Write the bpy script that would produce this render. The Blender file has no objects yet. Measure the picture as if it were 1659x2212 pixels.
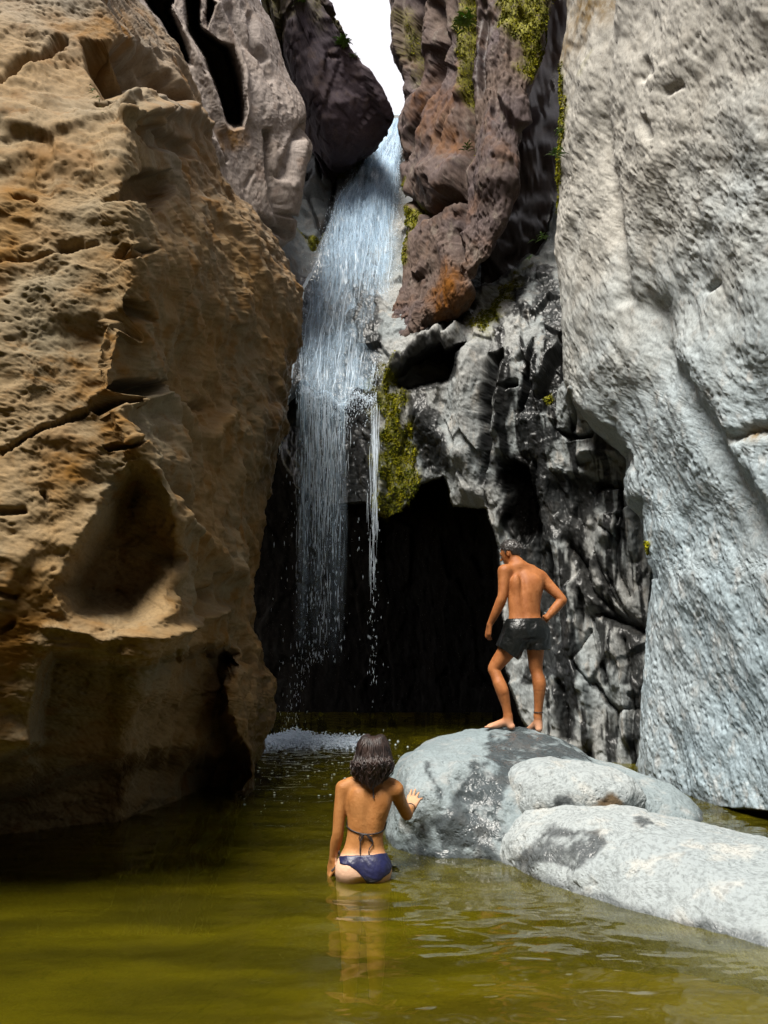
import bpy, math, random
import numpy as np
from mathutils import Vector

# ------------------------------------------------------------------ camera, sky, sun, exposure
S = bpy.context.scene
COL = S.collection
CAM_H, PITCH, FPX = 1.4, math.radians(9.4), 1703.0        # focal length in units of a 1659 x 2212 picture
cam_d = bpy.data.cameras.new('camera')
cam_d.sensor_fit = 'VERTICAL'; cam_d.sensor_height = 36.0
cam_d.lens = FPX / 2212.0 * 36.0
cam_d.clip_start = 0.05; cam_d.clip_end = 2000
cam = bpy.data.objects.new('camera', cam_d); COL.objects.link(cam)
cam.location = (0, 0, CAM_H); cam.rotation_euler = (math.radians(90) + PITCH, 0, 0)
S.camera = cam

SUN = np.array((-0.24, -0.42, 0.875)); SUN /= np.linalg.norm(SUN)
w = bpy.data.worlds.new('World'); S.world = w; w.use_nodes = True
wn = w.node_tree; wn.nodes.clear()
sky = wn.nodes.new('ShaderNodeTexSky'); sky.sky_type = 'NISHITA'; sky.sun_disc = False
sky.sun_elevation = math.asin(SUN[2]); sky.sun_rotation = math.atan2(SUN[0], SUN[1])
sky.air_density = 1.0; sky.dust_density = 4.0; sky.ozone_density = 1.0
hs = wn.nodes.new('ShaderNodeHueSaturation'); hs.inputs['Saturation'].default_value = 0.45
bg = wn.nodes.new('ShaderNodeBackground'); bg.inputs['Strength'].default_value = 0.05
mxw = wn.nodes.new('ShaderNodeMix'); mxw.data_type = 'RGBA'; mxw.inputs[0].default_value = 0.75; mxw.inputs[7].default_value = (12.6, 12.2, 12.8, 1)   # thin bright cloud veil
wo = wn.nodes.new('ShaderNodeOutputWorld')
wn.links.new(sky.outputs[0], hs.inputs['Color']); wn.links.new(hs.outputs[0], mxw.inputs[6]); wn.links.new(mxw.outputs[2], bg.inputs[0]); wn.links.new(bg.outputs[0], wo.inputs[0])

sl = bpy.data.lights.new('sun', 'SUN'); sl.energy = 3.9; sl.angle = math.radians(26); sl.color = (1.0, 0.95, 0.86)
so = bpy.data.objects.new('sun', sl); COL.objects.link(so)
so.rotation_euler = Vector(SUN).to_track_quat('Z', 'Y').to_euler()
S.view_settings.view_transform = 'Standard'; S.view_settings.look = 'None'
S.view_settings.gamma = 1.0; S.view_settings.use_curve_mapping = False
S.view_settings.exposure = 1.2
S.cycles.max_bounces = 6; S.cycles.diffuse_bounces = 2; S.cycles.glossy_bounces = 3; S.cycles.transparent_max_bounces = 24
S.cycles.use_adaptive_sampling = True; S.cycles.adaptive_threshold = 0.03
S.cycles.caustics_reflective = False; S.cycles.caustics_refractive = False

# ------------------------------------------------------------------ helpers: picture <-> world, splines, noise
CP, SP = math.cos(PITCH), math.sin(PITCH)
def at(px, py, Y):
    """world point at distance Y (metres ahead of the camera) that is seen at (px, py)"""
    rx, ry = (px - 829.5) / FPX, (1106.0 - py) / FPX
    dx, dy, dz = rx, CP - ry * SP, SP + ry * CP
    t = Y / dy
    return np.array((dx * t, Y, CAM_H + dz * t))
def project(P):
    x, y, z = P[..., 0], P[..., 1], P[..., 2] - CAM_H
    f = np.maximum(y * CP + z * SP, 0.05); u = -y * SP + z * CP
    return 829.5 + FPX * x / f, 1106.0 - FPX * u / f

_r = np.random.RandomState(7)
_perm = np.concatenate([_r.permutation(256)] * 3).astype(np.int32)
_grad = _r.normal(size=(256, 3)); _grad /= np.linalg.norm(_grad, axis=1)[:, None]; _grad = _grad.astype(np.float32)
def noise(P, scale=1.0, off=0.0):
    Q = (np.asarray(P, np.float32) * np.float32(scale) + np.float32(off)).reshape(-1, 3)
    I = np.floor(Q).astype(np.int32); F = Q - I; I &= 255
    U = F * F * F * (F * (F * 6 - 15) + 10)
    out = np.zeros(len(Q), np.float32)
    for dx in (0, 1):
        wx = U[:, 0] if dx else 1 - U[:, 0]
        for dy in (0, 1):
            wy = U[:, 1] if dy else 1 - U[:, 1]
            for dz in (0, 1):
                wz = U[:, 2] if dz else 1 - U[:, 2]
                h = _perm[_perm[_perm[I[:, 0] + dx] + I[:, 1] + dy] + I[:, 2] + dz]
                g = _grad[h]
                d = g[:, 0] * (F[:, 0] - dx) + g[:, 1] * (F[:, 1] - dy) + g[:, 2] * (F[:, 2] - dz)
                out += wx * wy * wz * d
    return out.reshape(np.asarray(P).shape[:-1])
def fbm(P, scale, octaves=3, gain=0.5, off=0.0, ridged=False):
    o = 0; a = 1.0; s = scale
    for k in range(octaves):
        n = noise(P, s, off + 17.3 * k)
        o = o + a * ((0.35 - np.abs(n)) if ridged else n); a *= gain; s *= 2.03
    return o
def facet(P, scale, off=0):
    """angular blocks: every cell of a jittered lattice is a tilted plane"""
    Q = (P * scale + off).reshape(-1, 3).astype(np.float32); I = np.floor(Q).astype(np.int32)
    best = np.full(len(Q), 9e9, np.float32); out = np.zeros(len(Q), np.float32)
    for dx in (-1, 0, 1):
        for dy in (-1, 0, 1):
            for dz in (-1, 0, 1):
                J = (I + np.array((dx, dy, dz), np.int32)); h = _perm[_perm[_perm[J[:, 0] & 255] + (J[:, 1] & 255)] + (J[:, 2] & 255)]
                g = _grad[h]; R_ = Q - J - 0.5 - 0.38 * g; d = (R_ * R_).sum(1); m = d < best
                best[m] = d[m]; out[m] = (R_ * _grad[(h + 91) & 255]).sum(1)[m] + 0.35 * _grad[(h + 33) & 255][m, 0]
    return out.reshape(P.shape[:-1])
def spline(C, n):
    """Catmull-Rom along axis 0 of C -> n samples"""
    C = np.asarray(C, float); m = len(C)
    t = np.linspace(0, m - 1, n); i = np.minimum(t.astype(int), m - 2); f = (t - i).reshape((-1,) + (1,) * (C.ndim - 1))
    p0, p1, p2, p3 = C[np.maximum(i - 1, 0)], C[i], C[i + 1], C[np.minimum(i + 2, m - 1)]
    return 0.5 * (2 * p1 + (p2 - p0) * f + (2 * p0 - 5 * p1 + 4 * p2 - p3) * f ** 2 + (3 * p1 - p0 - 3 * p2 + p3) * f ** 3)
def smooth01(x):
    x = np.clip(x, 0, 1); return x * x * (3 - 2 * x)
def seg_dist(x, y, a, b):
    dx, dy = b[0] - a[0], b[1] - a[1]; L = dx * dx + dy * dy + 1e-9
    t = np.clip(((x - a[0]) * dx + (y - a[1]) * dy) / L, 0, 1)
    return np.hypot(x - a[0] - t * dx, y - a[1] - t * dy)
def poly_sd(x, y, pts):
    """signed distance to a closed outline, negative inside"""
    xs = [p[0] for p in pts]; ys = [p[1] for p in pts]; mg = 90
    box = (x > min(xs) - mg) & (x < max(xs) + mg) & (y > min(ys) - mg) & (y < max(ys) + mg)
    full = np.full(x.shape, 1e3); x = x[box]; y = y[box]
    d = np.full(x.shape, 1e9); ins = np.zeros(x.shape, bool); n = len(pts)
    for i in range(n):
        a, b = pts[i], pts[(i + 1) % n]
        d = np.minimum(d, seg_dist(x, y, a, b))
        if a[1] != b[1]:
            c = ((a[1] > y) != (b[1] > y)) & (x < (b[0] - a[0]) * (y - a[1]) / (b[1] - a[1]) + a[0])
            ins ^= c
    full[box] = np.where(ins, -d, d)
    return full
def line_d(x, y, pts):
    xs = [p[0] for p in pts]; ys = [p[1] for p in pts]; mg = 160
    box = (x > min(xs) - mg) & (x < max(xs) + mg) & (y > min(ys) - mg) & (y < max(ys) + mg)
    full = np.full(x.shape, 1e3); x = x[box]; y = y[box]
    d = np.full(x.shape, 1e9)
    for i in range(len(pts) - 1): d = np.minimum(d, seg_dist(x, y, pts[i], pts[i + 1]))
    full[box] = d
    return full
def Z(ox, oy, pts): return [(ox + a / 2, oy + b / 2) for a, b in pts]
z1 = lambda p: Z(0, 0, p)
z2 = lambda p: Z(829.5, 0, p)
z3 = lambda p: Z(0, 737.3, p)
z4 = lambda p: Z(829.5, 737.3, p)
z5 = lambda p: Z(0, 1474.6, p)
z6 = lambda p: Z(829.5, 1474.6, p)

# ------------------------------------------------------------------ helpers: objects
def tag(o, label=None, cat=None, group=None, kind=None):
    if label: o['label'] = label
    if cat: o['category'] = cat
    if group: o['group'] = group
    if kind: o['kind'] = kind
    return o
def mesh_obj(name, V, F, mat, parent=None, smooth=True, attrs=None):
    me = bpy.data.meshes.new(name)
    V = np.asarray(V, np.float32).reshape(-1, 3)
    F = np.asarray(F, np.int32)
    k = F.shape[1]
    me.vertices.add(len(V)); me.vertices.foreach_set('co', V.ravel())
    me.loops.add(F.size); me.loops.foreach_set('vertex_index', F.ravel())
    me.polygons.add(len(F)); me.polygons.foreach_set('loop_start', np.arange(0, F.size, k, dtype=np.int32))
    me.update(calc_edges=True)
    me.polygons.foreach_set('use_smooth', np.full(len(F), smooth, bool))
    for an, av in (attrs or {}).items():
        a = me.attributes.new(an, 'FLOAT', 'POINT'); a.data.foreach_set('value', np.asarray(av, np.float32).ravel())
    if mat: me.materials.append(mat)
    me.update()
    o = bpy.data.objects.new(name, me); COL.objects.link(o)
    if parent: o.parent = parent
    return o
def grid_faces(nv, nu):
    i = np.arange(nv * nu).reshape(nv, nu)
    return np.stack([i[:-1, :-1], i[1:, :-1], i[1:, 1:], i[:-1, 1:]], -1).reshape(-1, 4)
def grid_normals(P):
    du = np.gradient(P, axis=1); dv = np.gradient(P, axis=0)
    n = np.cross(dv, du); return n / (np.linalg.norm(n, axis=-1, keepdims=True) + 1e-9)
def blur(P, k):
    for _ in range(k):
        Q = P.copy()
        Q[1:-1] = (P[:-2] + 2 * P[1:-1] + P[2:]) / 4; P = Q.copy()
        Q[:, 1:-1] = (P[:, :-2] + 2 * P[:, 1:-1] + P[:, 2:]) / 4; P = Q
    return P
class Wall:
    """a rock face from a control net (rows top to bottom, columns left to right), carved and roughened"""
    def __init__(s, rows, nv, nu):
        C = np.array(rows, float)                       # (rows, cols, 3)
        s.P = spline(spline(C, nv).transpose(1, 0, 2), nu).transpose(1, 0, 2)
        s.nv, s.nu = nv, nu; s.m = {}; s.cache = {}
        s.px, s.py = project(s.P)
        s.N0 = grid_normals(blur(s.P, 6))
        s.push = np.zeros((nv, nu)); s.pushY = np.zeros((nv, nu))
        s.near = np.ones((nv, nu), bool)
        s.vec = np.zeros((nv, nu, 3))
    def warp(s, amp, scale, off=0.0):
        """irregular outlines: the carving coordinates wander a little"""
        s.qx = s.px + amp * fbm(s.P, scale, 3, off=off); s.qy = s.py + amp * fbm(s.P, scale, 3, off=off + 40)
    def hole(s, pts, depth, edge, alongY=False, deep=False):
        """hollow; deep: driven straight into the rock, away from the open pool, so that its rim overhangs"""
        d = poly_sd(s.qx, s.qy, pts)
        k = smooth01(-d / edge) * s.near
        if deep:
            v = s.P - np.array((0, 0, CAM_H)); v /= np.linalg.norm(v, axis=-1, keepdims=True); s.vec = s.vec + v * (depth * k)[..., None]
        elif alongY: s.pushY += depth * k
        else: s.push -= depth * k
        return k
    def crack(s, pts, depth, width):
        k = np.exp(-(line_d(s.qx, s.qy, pts) / width) ** 2) * s.near
        s.push -= depth * k; return k
    def cut(s, pts, depth, width):
        """a narrow sharp fracture"""
        k = np.exp(-line_d(s.qx, s.qy, pts) / width) * s.near
        s.push -= depth * k; return k
    def facets(s, stretch, scale, amp, off=0):
        s.push += blur((amp * facet(s.P * np.array(stretch), scale, off))[..., None], 2)[..., 0]
    def area(s, pts, edge, n=0.0, scale=3.0):
        d = poly_sd(s.qx, s.qy, pts)
        if n:
            if scale not in s.cache: s.cache[scale] = fbm(s.P, scale, 4, off=9.0)
            d = d + n * s.cache[scale]
        return smooth01(0.5 - d / edge) * s.near
    def mask(s, name, val):
        s.m[name] = np.maximum(s.m.get(name, np.zeros((s.nv, s.nu))), val)
    def build(s, name, mat, parent=None):
        P = s.P + s.N0 * s.push[..., None]; P[..., 1] += s.pushY; P = P + s.vec
        s.P = P
        o = mesh_obj(name, P, grid_faces(s.nv, s.nu), mat, parent, True, {k: s.m.get(k, np.zeros((s.nv, s.nu))) for k in ('wet', 'moss', 'stain_shade')})
        if 'moss' in s.m and 'moss' in M:
            cand = np.argwhere(s.m['moss'] > 0.45); r = np.random.RandomState(len(cand))
            if len(cand) > 50:
                pick = cand[r.randint(0, len(cand), min(12000, len(cand)))]; n = len(pick)
                p = P[pick[:, 0], pick[:, 1]]; nn = grid_normals(P)[pick[:, 0], pick[:, 1]]
                d = nn * r.uniform(.4, 1.2, (n, 1)) + r.normal(0, .45, (n, 3)) + np.array((0, 0, -0.35)); d /= np.linalg.norm(d, axis=1)[:, None]
                sd = np.cross(d, r.normal(0, 1, (n, 3))); sd /= np.linalg.norm(sd, axis=1)[:, None]; L = r.uniform(.012, .045, (n, 1))
                V = np.stack([p - sd * L * .28, p + sd * L * .28, p + d * L * .75 + sd * L * .22, p + d * L + np.array((0, 0, -.3)) * L], 1).reshape(-1, 3)
                tag(mesh_obj('moss', V, np.arange(4 * n).reshape(n, 4), M['moss'], o, False), kind='stuff')
        return o
# ------------------------------------------------------------------ materials
def new_mat(name):
    m = bpy.data.materials.new(name); m.use_nodes = True; m.node_tree.nodes.clear(); return m, m.node_tree
def N(t, typ, **kw):
    n = t.nodes.new(typ)
    for k, v in kw.items():
        if k.startswith('i_'):
            n.inputs[k[2:].replace('_', ' ')].default_value = v
        else: setattr(n, k, v)
    return n
def mathn(t, op, a, b=None, c=None, clamp=False):
    n = t.nodes.new('ShaderNodeMath'); n.operation = op; n.use_clamp = clamp
    for i, v in enumerate((a, b, c)):
        if v is None: continue
        if isinstance(v, (int, float)): n.inputs[i].default_value = v
        else: t.links.new(v, n.inputs[i])
    return n.outputs[0]
def mapr(t, v, a, b, c=0.0, d=1.0, smooth=True):
    n = t.nodes.new('ShaderNodeMapRange'); n.interpolation_type = 'SMOOTHSTEP' if smooth else 'LINEAR'
    t.links.new(v, n.inputs[0])
    for i, x in enumerate((a, b, c, d)): n.inputs[i + 1].default_value = x
    return n.outputs[0]
def mixc(t, f, a, b, mode='MIX'):
    n = t.nodes.new('ShaderNodeMix'); n.data_type = 'RGBA'; n.blend_type = mode
    for s, v in ((0, f), (6, a), (7, b)):
        if isinstance(v, (int, float)): n.inputs[s].default_value = v
        elif isinstance(v, tuple): n.inputs[s].default_value = v if len(v) == 4 else v + (1,)
        else: t.links.new(v, n.inputs[s])
    return n.outputs[2]
def noise_n(t, vec, scale, detail=4, rough=0.55, dist=0.0):
    n = t.nodes.new('ShaderNodeTexNoise'); n.inputs['Scale'].default_value = scale; n.inputs['Detail'].default_value = detail
    n.inputs['Roughness'].default_value = rough; n.inputs['Distortion'].default_value = dist
    t.links.new(vec, n.inputs['Vector']); return n.outputs['Fac']
def vor_n(t, vec, scale, feature='F1', rnd=1.0, smooth=None):
    n = t.nodes.new('ShaderNodeTexVoronoi'); n.feature = feature; n.inputs['Scale'].default_value = scale
    n.inputs['Randomness'].default_value = rnd
    if smooth is not None: n.inputs['Smoothness'].default_value = smooth
    t.links.new(vec, n.inputs['Vector']); return n.outputs['Distance']
def mapping(t, vec, rot=(0, 0, 0), scale=(1, 1, 1)):
    n = t.nodes.new('ShaderNodeMapping'); n.inputs['Rotation'].default_value = rot; n.inputs['Scale'].default_value = scale
    t.links.new(vec, n.inputs['Vector']); return n.outputs[0]
def warp_vec(t, vec, scale, amp):
    n = t.nodes.new('ShaderNodeTexNoise'); n.inputs['Scale'].default_value = scale; n.inputs['Detail'].default_value = 2
    t.links.new(vec, n.inputs['Vector'])
    s = t.nodes.new('ShaderNodeVectorMath'); s.operation = 'MULTIPLY_ADD'
    t.links.new(n.outputs['Color'], s.inputs[0]); s.inputs[1].default_value = (amp,) * 3; t.links.new(vec, s.inputs[2])
    return s.outputs[0]
def attr(t, name):
    n = t.nodes.new('ShaderNodeAttribute'); n.attribute_name = name; return n.outputs['Fac']
def rock_mat(name, c1, c2, c3, stain_shade=(0.16, 0.09, 0.035), pit=14, pit_d=0.02, rough_d=0.012, fine_d=0.004, rot=(0, 0, 0), scl=(1, 1, 1), pit_cov=0.5,
             wetk=0.3, rgh=0.85, stain_noise=0.35, moss=(0.19, 0.18, 0.006), big=0.7, wet_rough=0.18, speck=0.25, disp=True, stain_shade_min=0.25, zgrad=None):
    m, t = new_mat(name)
    geo = t.nodes.new('ShaderNodeTexCoord').outputs['Object']
    v = warp_vec(t, geo, 3.0, 0.12)
    vs = mapping(t, v, rot, scl)
    # colour
    nb = noise_n(t, v, big, 3, 0.6)
    nm = noise_n(t, vs, 5.0, 4, 0.6)
    nf = noise_n(t, vs, 38.0, 2, 0.65)
    col = mixc(t, mapr(t, nb, 0.36, 0.64), c1, c2)
    col = mixc(t, mapr(t, nm, 0.52, 0.72), col, c3)
    if zgrad:
        sx = t.nodes.new('ShaderNodeSeparateXYZ'); t.links.new(v, sx.inputs[0])
        zv = mathn(t, 'ADD', sx.outputs[2], mathn(t, 'MULTIPLY', mathn(t, 'SUBTRACT', nb, 0.5), 5.0))
        col = mixc(t, mathn(t, 'MULTIPLY', mapr(t, zv, zgrad[0], zgrad[1]), 0.85), col, mixc(t, mapr(t, nm, 0.35, 0.65), zgrad[2], tuple(x * 0.85 for x in zgrad[2])))
    col = mixc(t, mapr(t, nf, 0.3, 0.75, 1 - speck, 1 + speck), (0, 0, 0, 1), col)
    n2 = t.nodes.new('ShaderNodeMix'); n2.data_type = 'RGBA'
    st = mathn(t, 'ADD', mathn(t, 'MULTIPLY', attr(t, 'stain_shade'), mapr(t, nm, 0.3, 0.6, stain_shade_min, 1.0)),
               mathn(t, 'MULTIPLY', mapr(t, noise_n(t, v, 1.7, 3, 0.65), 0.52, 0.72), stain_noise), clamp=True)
    col = mixc(t, st, col, stain_shade)
    # dark lichen specks
    sp = mapr(t, vor_n(t, vs, 22.0), 0.10, 0.2, 1.0, 0.0)
    sp = mathn(t, 'MULTIPLY', sp, mapr(t, nm, 0.42, 0.6))
    col = mixc(t, mathn(t, 'MULTIPLY', sp, 0.55), col, tuple(x * 0.35 for x in c1))
    wet0 = attr(t, 'wet')
    wet = mathn(t, 'MULTIPLY', wet0, 1.0)
    wc = mixc(t, 1.0, col, (wetk, wetk * 1.0, wetk * 1.02, 1), 'MULTIPLY')
    col = mixc(t, wet, col, wc)
    ms = attr(t, 'moss')
    mn = noise_n(t, v, 16.0, 2, 0.6)
    msf = mathn(t, 'MULTIPLY', ms, mapr(t, mn, 0.30, 0.5, 0.25, 1.0))
    mcol = mixc(t, mapr(t, nf, 0.35, 0.65), moss, tuple(x * 0.38 for x in moss))
    col = mixc(t, msf, col, mcol)
    # relief
    vd = warp_vec(t, vs, 9.0, 0.05)
    p1 = vor_n(t, vd, pit, 'SMOOTH_F1', 1.0, 0.3)
    cov = mapr(t, noise_n(t, v, 2.6, 3), 0.5 - pit_cov * 0.5, 0.9 - pit_cov * 0.5)
    pits = mathn(t, 'MULTIPLY', mapr(t, p1, 0.12, 0.48, 1.0, 0.0), cov)
    p2 = mathn(t, 'MULTIPLY', mapr(t, vor_n(t, vd, pit * 2.7), 0.1, 0.45, 1.0, 0.0), mapr(t, noise_n(t, v, 5.1, 3), 0.4, 0.6))
    h = mathn(t, 'MULTIPLY', pits, -pit_d)
    h = mathn(t, 'ADD', h, mathn(t, 'MULTIPLY', p2, -pit_d * 0.4))
    h = mathn(t, 'ADD', h, mathn(t, 'MULTIPLY', mathn(t, 'SUBTRACT', noise_n(t, vs, 7.0, 5, 0.62), 0.5), rough_d * 4))
    h = mathn(t, 'ADD', h, mathn(t, 'MULTIPLY', mathn(t, 'SUBTRACT', nf, 0.5), fine_d * 3))
    h = mathn(t, 'ADD', h, mathn(t, 'MULTIPLY', mathn(t, 'MULTIPLY', ms, mathn(t, 'SUBTRACT', mn, 0.3)), 0.05))
    b = t.nodes.new('ShaderNodeBsdfPrincipled')
    t.links.new(col, b.inputs['Base Color'])
    wr = mathn(t, 'MULTIPLY', wet, mathn(t, 'SUBTRACT', 1.0, ms))
    r = mathn(t, 'ADD', mathn(t, 'MULTIPLY', mathn(t, 'SUBTRACT', 1.0, wr), rgh), mathn(t, 'MULTIPLY', wr, wet_rough))
    t.links.new(r, b.inputs['Roughness']); t.links.new(mathn(t, 'MULTIPLY', mathn(t, 'SUBTRACT', 1.0, attr(t, 'stain_shade'), clamp=True), 0.3), b.inputs['Specular IOR Level'])
    d = t.nodes.new('ShaderNodeDisplacement'); d.inputs['Midlevel'].default_value = 0.0; d.inputs['Scale'].default_value = 1.0
    t.links.new(h, d.inputs['Height'])
    o = t.nodes.new('ShaderNodeOutputMaterial'); t.links.new(b.outputs[0], o.inputs[0]); t.links.new(d.outputs[0], o.inputs[2])
    m.displacement_method = 'DISPLACEMENT' if disp else 'BOTH'
    return m
def plain_mat(name, col, rough=0.6, spec=0.5, col2=None, nscale=30.0, bump=0.0, bscale=200.0, sss=0.0, sss_col=None, coat=0.0):
    m, t = new_mat(name)
    g = t.nodes.new('ShaderNodeTexCoord').outputs['Object']
    b = t.nodes.new('ShaderNodeBsdfPrincipled'); b.inputs['Roughness'].default_value = rough; b.inputs['Specular IOR Level'].default_value = spec
    c2 = col2 or tuple(x * 0.8 for x in col)
    t.links.new(mixc(t, mapr(t, noise_n(t, g, nscale, 3), 0.35, 0.65), col, c2), b.inputs['Base Color'])
    if bump:
        bn = t.nodes.new('ShaderNodeBump'); bn.inputs['Strength'].default_value = 1.0; bn.inputs['Distance'].default_value = bump
        t.links.new(noise_n(t, g, bscale, 3), bn.inputs['Height']); t.links.new(bn.outputs[0], b.inputs['Normal'])
    if sss:
        b.inputs['Subsurface Weight'].default_value = sss; b.inputs['Subsurface Radius'].default_value = (1.0, 0.35, 0.2); b.inputs['Subsurface Scale'].default_value = 0.01
    if coat: b.inputs['Coat Weight'].default_value = coat; b.inputs['Coat Roughness'].default_value = 0.1
    o = t.nodes.new('ShaderNodeOutputMaterial'); t.links.new(b.outputs[0], o.inputs[0])
    return m
M = {}
M['left'] = rock_mat('golden_tuff', (0.198, 0.131, 0.060), (0.165, 0.136, 0.086), (0.150, 0.080, 0.022), stain_shade=(0.15, 0.072, 0.014), pit=17, pit_d=0.017, rough_d=0.011, fine_d=0.005, scl=(1, 1, 1.6), pit_cov=0.5, stain_noise=0.6, zgrad=(4.0, 8.0, (0.195, 0.164, 0.128)))
M['buttress'] = rock_mat('pale_pinkish_tuff', (0.27, 0.225, 0.195), (0.235, 0.20, 0.18), (0.19, 0.145, 0.12), pit=9, pit_d=0.028, rough_d=0.015, fine_d=0.006, scl=(1, 1, 0.5), pit_cov=0.45, stain_noise=0.25)
M['chock'] = rock_mat('purple_grey_rock', (0.055, 0.038, 0.046), (0.042, 0.030, 0.038), (0.08, 0.055, 0.052), pit=4, pit_d=0.03, rough_d=0.02, pit_cov=0.3, stain_noise=0.1)
M['brown'] = rock_mat('brown_rock', (0.088, 0.058, 0.044), (0.070, 0.050, 0.050), (0.12, 0.095, 0.078), stain_shade=(0.13, 0.052, 0.012), pit=10, pit_d=0.03, rough_d=0.02, fine_d=0.006, scl=(1.2, 1.2, 0.6), pit_cov=0.6, wetk=0.25)
M['wetrock'] = rock_mat('wet_grey_rock', (0.25, 0.25, 0.24), (0.19, 0.21, 0.215), (0.28, 0.265, 0.24), stain_shade=(0.008, 0.007, 0.006), pit=11, pit_d=0.018, rough_d=0.018, fine_d=0.006, scl=(1.3, 1.3, 0.55), pit_cov=0.45, wetk=0.065, stain_shade_min=0.97, stain_noise=0.15, wet_rough=0.38)
M['right'] = rock_mat('pale_grey_tuff', (0.31, 0.362, 0.39), (0.265, 0.328, 0.365), (0.36, 0.38, 0.385), stain_shade=(0.18, 0.125, 0.06), pit=14, pit_d=0.017, rough_d=0.009, fine_d=0.005, rot=(math.radians(35), 0, 0), scl=(1.1, 1.3, 0.85), pit_cov=0.5, stain_noise=0.12, zgrad=(2.5, 7.0, (0.40, 0.37, 0.32)))
M['boulder'] = rock_mat('blue_grey_boulder', (0.205, 0.24, 0.252), (0.165, 0.205, 0.22), (0.25, 0.265, 0.265), stain_shade=(0.09, 0.065, 0.04), pit=13, pit_d=0.010, rough_d=0.006, fine_d=0.002, pit_cov=0.5, wetk=0.30, stain_noise=0.0, wet_rough=0.17, speck=0.2, disp=False)
M['pale_boulder'] = rock_mat('pale_grey_boulder', (0.285, 0.31, 0.315), (0.24, 0.27, 0.28), (0.33, 0.335, 0.32), stain_shade=(0.09, 0.065, 0.04), pit=13, pit_d=0.012, rough_d=0.006, fine_d=0.0025, pit_cov=0.5, wetk=0.30, stain_noise=0.0, wet_rough=0.26, speck=0.3, disp=False)
M['slab'] = rock_mat('slab_rock', (0.17, 0.178, 0.18), (0.135, 0.15, 0.157), (0.20, 0.195, 0.19), pit=6, pit_d=0.02, rough_d=0.02, pit_cov=0.3, wetk=0.3, wet_rough=0.22)
M['bed'] = rock_mat('silt_bed', (0.20, 0.165, 0.06), (0.15, 0.125, 0.045), (0.11, 0.092, 0.04), pit=3, pit_d=0.02, rough_d=0.01, pit_cov=0.4, stain_noise=0.2)
M['moss'] = plain_mat('yellow_green_moss', (0.21, 0.195, 0.006), 0.9, 0.1, col2=(0.07, 0.08, 0.005), nscale=7)
# ------------------------------------------------------------------ the left cliff
def rows_left():
    T = [ # y, ridge_x, sil_x, Yfront, Yridge, Ysil
        (-420, 150, 200, 8.2, 8.4, 10.0), (-330, 160, 215, 6.9, 7.1, 8.8), (-100, 190, 255, 5.8, 6.0, 7.6), (0, 215, 290, 5.35, 5.6, 7.4), (55, 240, 335, 5.15, 5.4, 7.4), (120, 265, 378, 4.95, 5.2, 7.5), (230, 290, 430, 4.6, 4.85, 7.6), (390, 278, 482, 4.4, 4.65, 7.8),
        (470, 300, 548, 4.32, 4.58, 8.1), (560, 325, 603, 4.25, 4.55, 8.5), (650, 300, 640, 4.2, 4.5, 8.6), (760, 265, 634, 4.15, 4.42, 8.5), (860, 270, 620, 4.12, 4.4, 8.2),
        (960, 330, 598, 4.1, 4.42, 8.0), (1080, 350, 563, 4.08, 4.42, 7.8), (1200, 350, 546, 4.08, 4.42, 7.5), (1330, 340, 535, 4.1, 4.4, 7.3), (1410, 330, 552, 4.12, 4.4, 7.2),
        (1490, 320, 575, 4.2, 4.5, 7.1), (1540, 310, 576, 4.3, 4.6, 7.1), (1640, 300, 550, 4.45, 4.8, 7.0), (1740, 290, 510, 4.6, 5.05, 6.8), (1850, 280, 470, 4.75, 5.3, 6.6), (2020, 270, 440, 4.8, 5.5, 6.5)]
    R = []
    top = None
    for y, rx, sx, Yf, Yr, Ys in T:
        Ys += 1.0
        r = []
        p2 = at(0, y, Yf)
        for dx, dY in ((-4.5, -0.1), (-2.2, -0.25), (-0.9, -0.15)):
            r.append(p2 + np.array((dx, dY, 0)))
        r.append(p2)
        r.append(at(rx * 0.36, y, Yf + 0.30 * (Yr - Yf)))
        r.append(at(rx * 0.72, y, Yf + 0.65 * (Yr - Yf)))
        r.append(at(rx, y, Yr))
        r.append(at(rx + 0.38 * (sx - rx), y, Yr + 0.36 * (Ys - Yr)))
        r.append(at(rx + 0.74 * (sx - rx), y, Yr + 0.70 * (Ys - Yr)))
        ps = at(sx - 8, y, Ys - 0.25)
        r.append(ps)
        q = at(sx, y, Ys + 0.35); r.append(q)
        r.append(q + np.array((-0.6, 0.8, 0))); r.append(q + np.array((-3.0, 1.6, 0)))
        R.append(r)
    back = [p + np.array((-0.5, 4.0, 0.6)) for p in R[0]]
    return [back] + R
W = Wall(rows_left(), 1000, 420)
W.near = (W.P[..., 1] < 10.2) & (np.arange(W.nu)[None, :] < W.nu * 0.86)
W.warp(14, 2.4)
W.push += 0.16 * fbm(W.P, 0.8, 2, off=3) + 0.08 * fbm(W.P * np.array((1, 1, 1.7)), 2.3, 3, off=11)
W.facets((1, 1, 1.3), 1.5, 0.045, 4); W.facets((1, 1, 1.3), 6.0, 0.007, 8)
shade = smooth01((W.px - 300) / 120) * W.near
W.push += shade * 0.10 * fbm(W.P * np.array((1.5, 1.0, 0.8)), 2.6, 3, ridged=True)
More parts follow.
